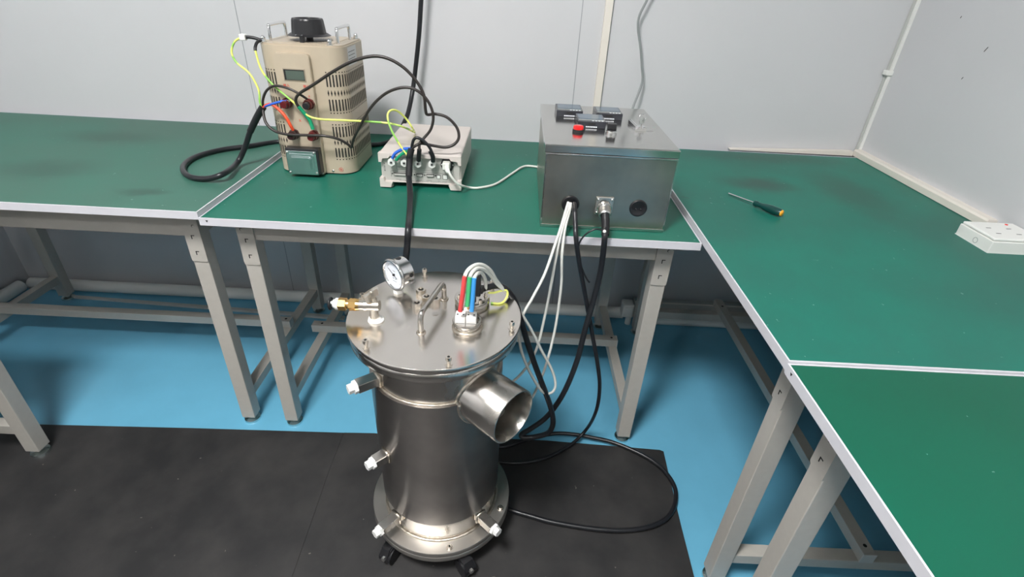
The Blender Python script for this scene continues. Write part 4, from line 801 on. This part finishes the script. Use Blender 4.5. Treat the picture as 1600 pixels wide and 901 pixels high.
    for k, l in (('w1', 'white wire looping up from below onto the vessel lid'), ('w2', 'innermost white wire running down from the box behind the vessel outlet'), ('w3', 'outermost white wire hanging straight below the box towards the vessel outlet')):
        b = MB(); b.tube(CAB[k], 0.0035, 'cable_white'); tag(b.build('white_wire'), l, 'wire')
    T = thing('sensor_cable', 'thick black cable from the round connector hanging in a bight and up to the lid', 'cable', (0, 0, 0))
    part_tube('outer_sheath', T, 'c1', 0.0072, 'cable_black', n=14)
    b = MB(); b.tube([(0.9758, 0.026, 0.8010), (0.9768, 0.012, 0.7890), (0.9765, -0.004, 0.7765), (0.9748, -0.018, 0.7680)], 0.0092, 'black_rubber', n=16, rad=lambda t: 0.0105-0.0015*t); b.build('strain_relief', T)
    P = CAB['conn']; b = MB(); a, c = Vector(P[0]), Vector(P[1])
    b.box(a.x-0.009, a.x+0.009, a.y-0.008, a.y+0.008, c.z+0.006, a.z, 'black_plastic', 0.003); b.box(a.x-0.006, a.x+0.014, a.y-0.006, a.y+0.006, c.z+0.012, c.z+0.030, 'black_plastic', 0.003); b.build('plug', T)
    b = MB(); b.tube(CAB['yl'], 0.0024, 'wire_yellow'); b.build('earth_wire', T)
    b = MB(); b.tube(CAB['c2'], 0.0052, 'cable_black', n=12, rad=lambda t: 0.0062-0.0016*t); tag(b.build('black_cable'), 'slimmer black cable from the left grommet swinging down onto the mat', 'cable')
    b = MB(); b.tube(CAB['tie'], 0.0022, 'cable_black'); b.sphere((0.9715, -0.022, 0.779), 0.0042, 'pvc_white'); tag(b.build('cable_tie'), 'loose black cable tie tail curling beside the round connector', 'cable tie')
    for k, kw, l in (('red_sl', 'wa', 'white wire in a red sleeve arching over the vessel lid'), ('green_sl', 'wb', 'white wire in a green sleeve arching over the vessel lid'), ('blue_sl', 'wc', 'white wire in a blue sleeve ending at the rear lid flange')):
        T = thing('heater_wire', l, 'wire', (0, 0, 0))
        part_tube('wire', T, kw, 0.0037, 'cable_white'); part_tube('sleeve', T, k, 0.0046, 'sleeve_'+k.split('_')[0])
cables()

def screwdriver():
    tip, mid, end = Vector((1.3763, 0.3039, 0.7700)), Vector((1.4198, 0.2271, 0.7745)), Vector((1.4652, 0.1560, 0.7765))
    T = thing('screwdriver', 'screwdriver with dark green handle and orange end cap on the corner bench', 'screwdriver', (0, 0, 0))
    d = (end-mid).normalized(); M = frame(mid, d); L = (end-mid).length
    b = MB(); b.cyl(tuple(mid+d*0.01), tuple(tip), 0.0026, 'chrome', n=16); b.build('blade', T)
    b = MB(); b.lathe([(0.0005, 0.0), (0.0062, 0.0), (0.0078, 0.002), (0.0078, 0.010), (0.0062, 0.016), (0.0070, 0.026), (0.0100, 0.040), (0.0112, 0.055), (0.0110, 0.068), (0.0100, L-0.004), (0.0086, L-0.0005)], 'driver_green', n=32, M=M)
    b.build('handle', T)
    b = MB(); b.lathe([(0.0087, L-0.0015), (0.0080, L+0.0015), (0.0005, L+0.0022)], 'driver_orange', n=32, M=M); b.build('end_cap', T)
screwdriver()

def socket_block():
    T = thing('power_strip', 'white socket block with red glow lying on the corner bench against the right wall', 'socket', (1.8985, 0.0, 0.7636))
    b = MB(); b.box(0, 0.13, 0, 0.108, 0, 0.030, 'pvc_white', 0.002); b.box(-0.0005, 0.1305, -0.0005, 0.1085, 0.0, 0.002, 'pvc_white'); b.torus((0.0, 0.046, 0.012), 0.0065, 0.0006, 'cable_grey', M=Matrix.Rotation(PI/2, 4, 'Y')); b.build('base', T)
    b = MB(); b.box(0.002, 0.128, 0.002, 0.106, 0.0302, 0.0375, 'pvc_white', 0.003)
    for x in (0.035, 0.085):
        for y in (0.034, 0.066): b.box(x-0.006, x+0.006, y-0.0012, y+0.0012, 0.0370, 0.0378, 'hole_dark')
    b.build('cover', T)
    b = MB(); b.cyl((0.100, 0.092, 0.037), (0.100, 0.092, 0.0390), 0.0035, 'led_red', n=20); b.build('indicator', T)
socket_block()

def small_bits():
    for (x, y, r, l) in ((1.5720, -0.5950, 0.3, 'white paper fleck on the nearest right bench, the larger'), (1.5900, -0.5960, 1.2, 'white paper fleck on the nearest right bench, the smaller')):
        b = MB(); s = 0.0040 if r < 1 else 0.0022; b.prism([(-s, -s*.5), (s, -s*.7), (s*1.1, s*.4), (-s*.3, s*.7)], 0, 0.0005, 'pvc_white', M=Matrix.Translation((x, y, 0.7612)) @ Matrix.Rotation(r, 4, 'Z')); tag(b.build('paper_fleck'), l, 'scrap')
small_bits()
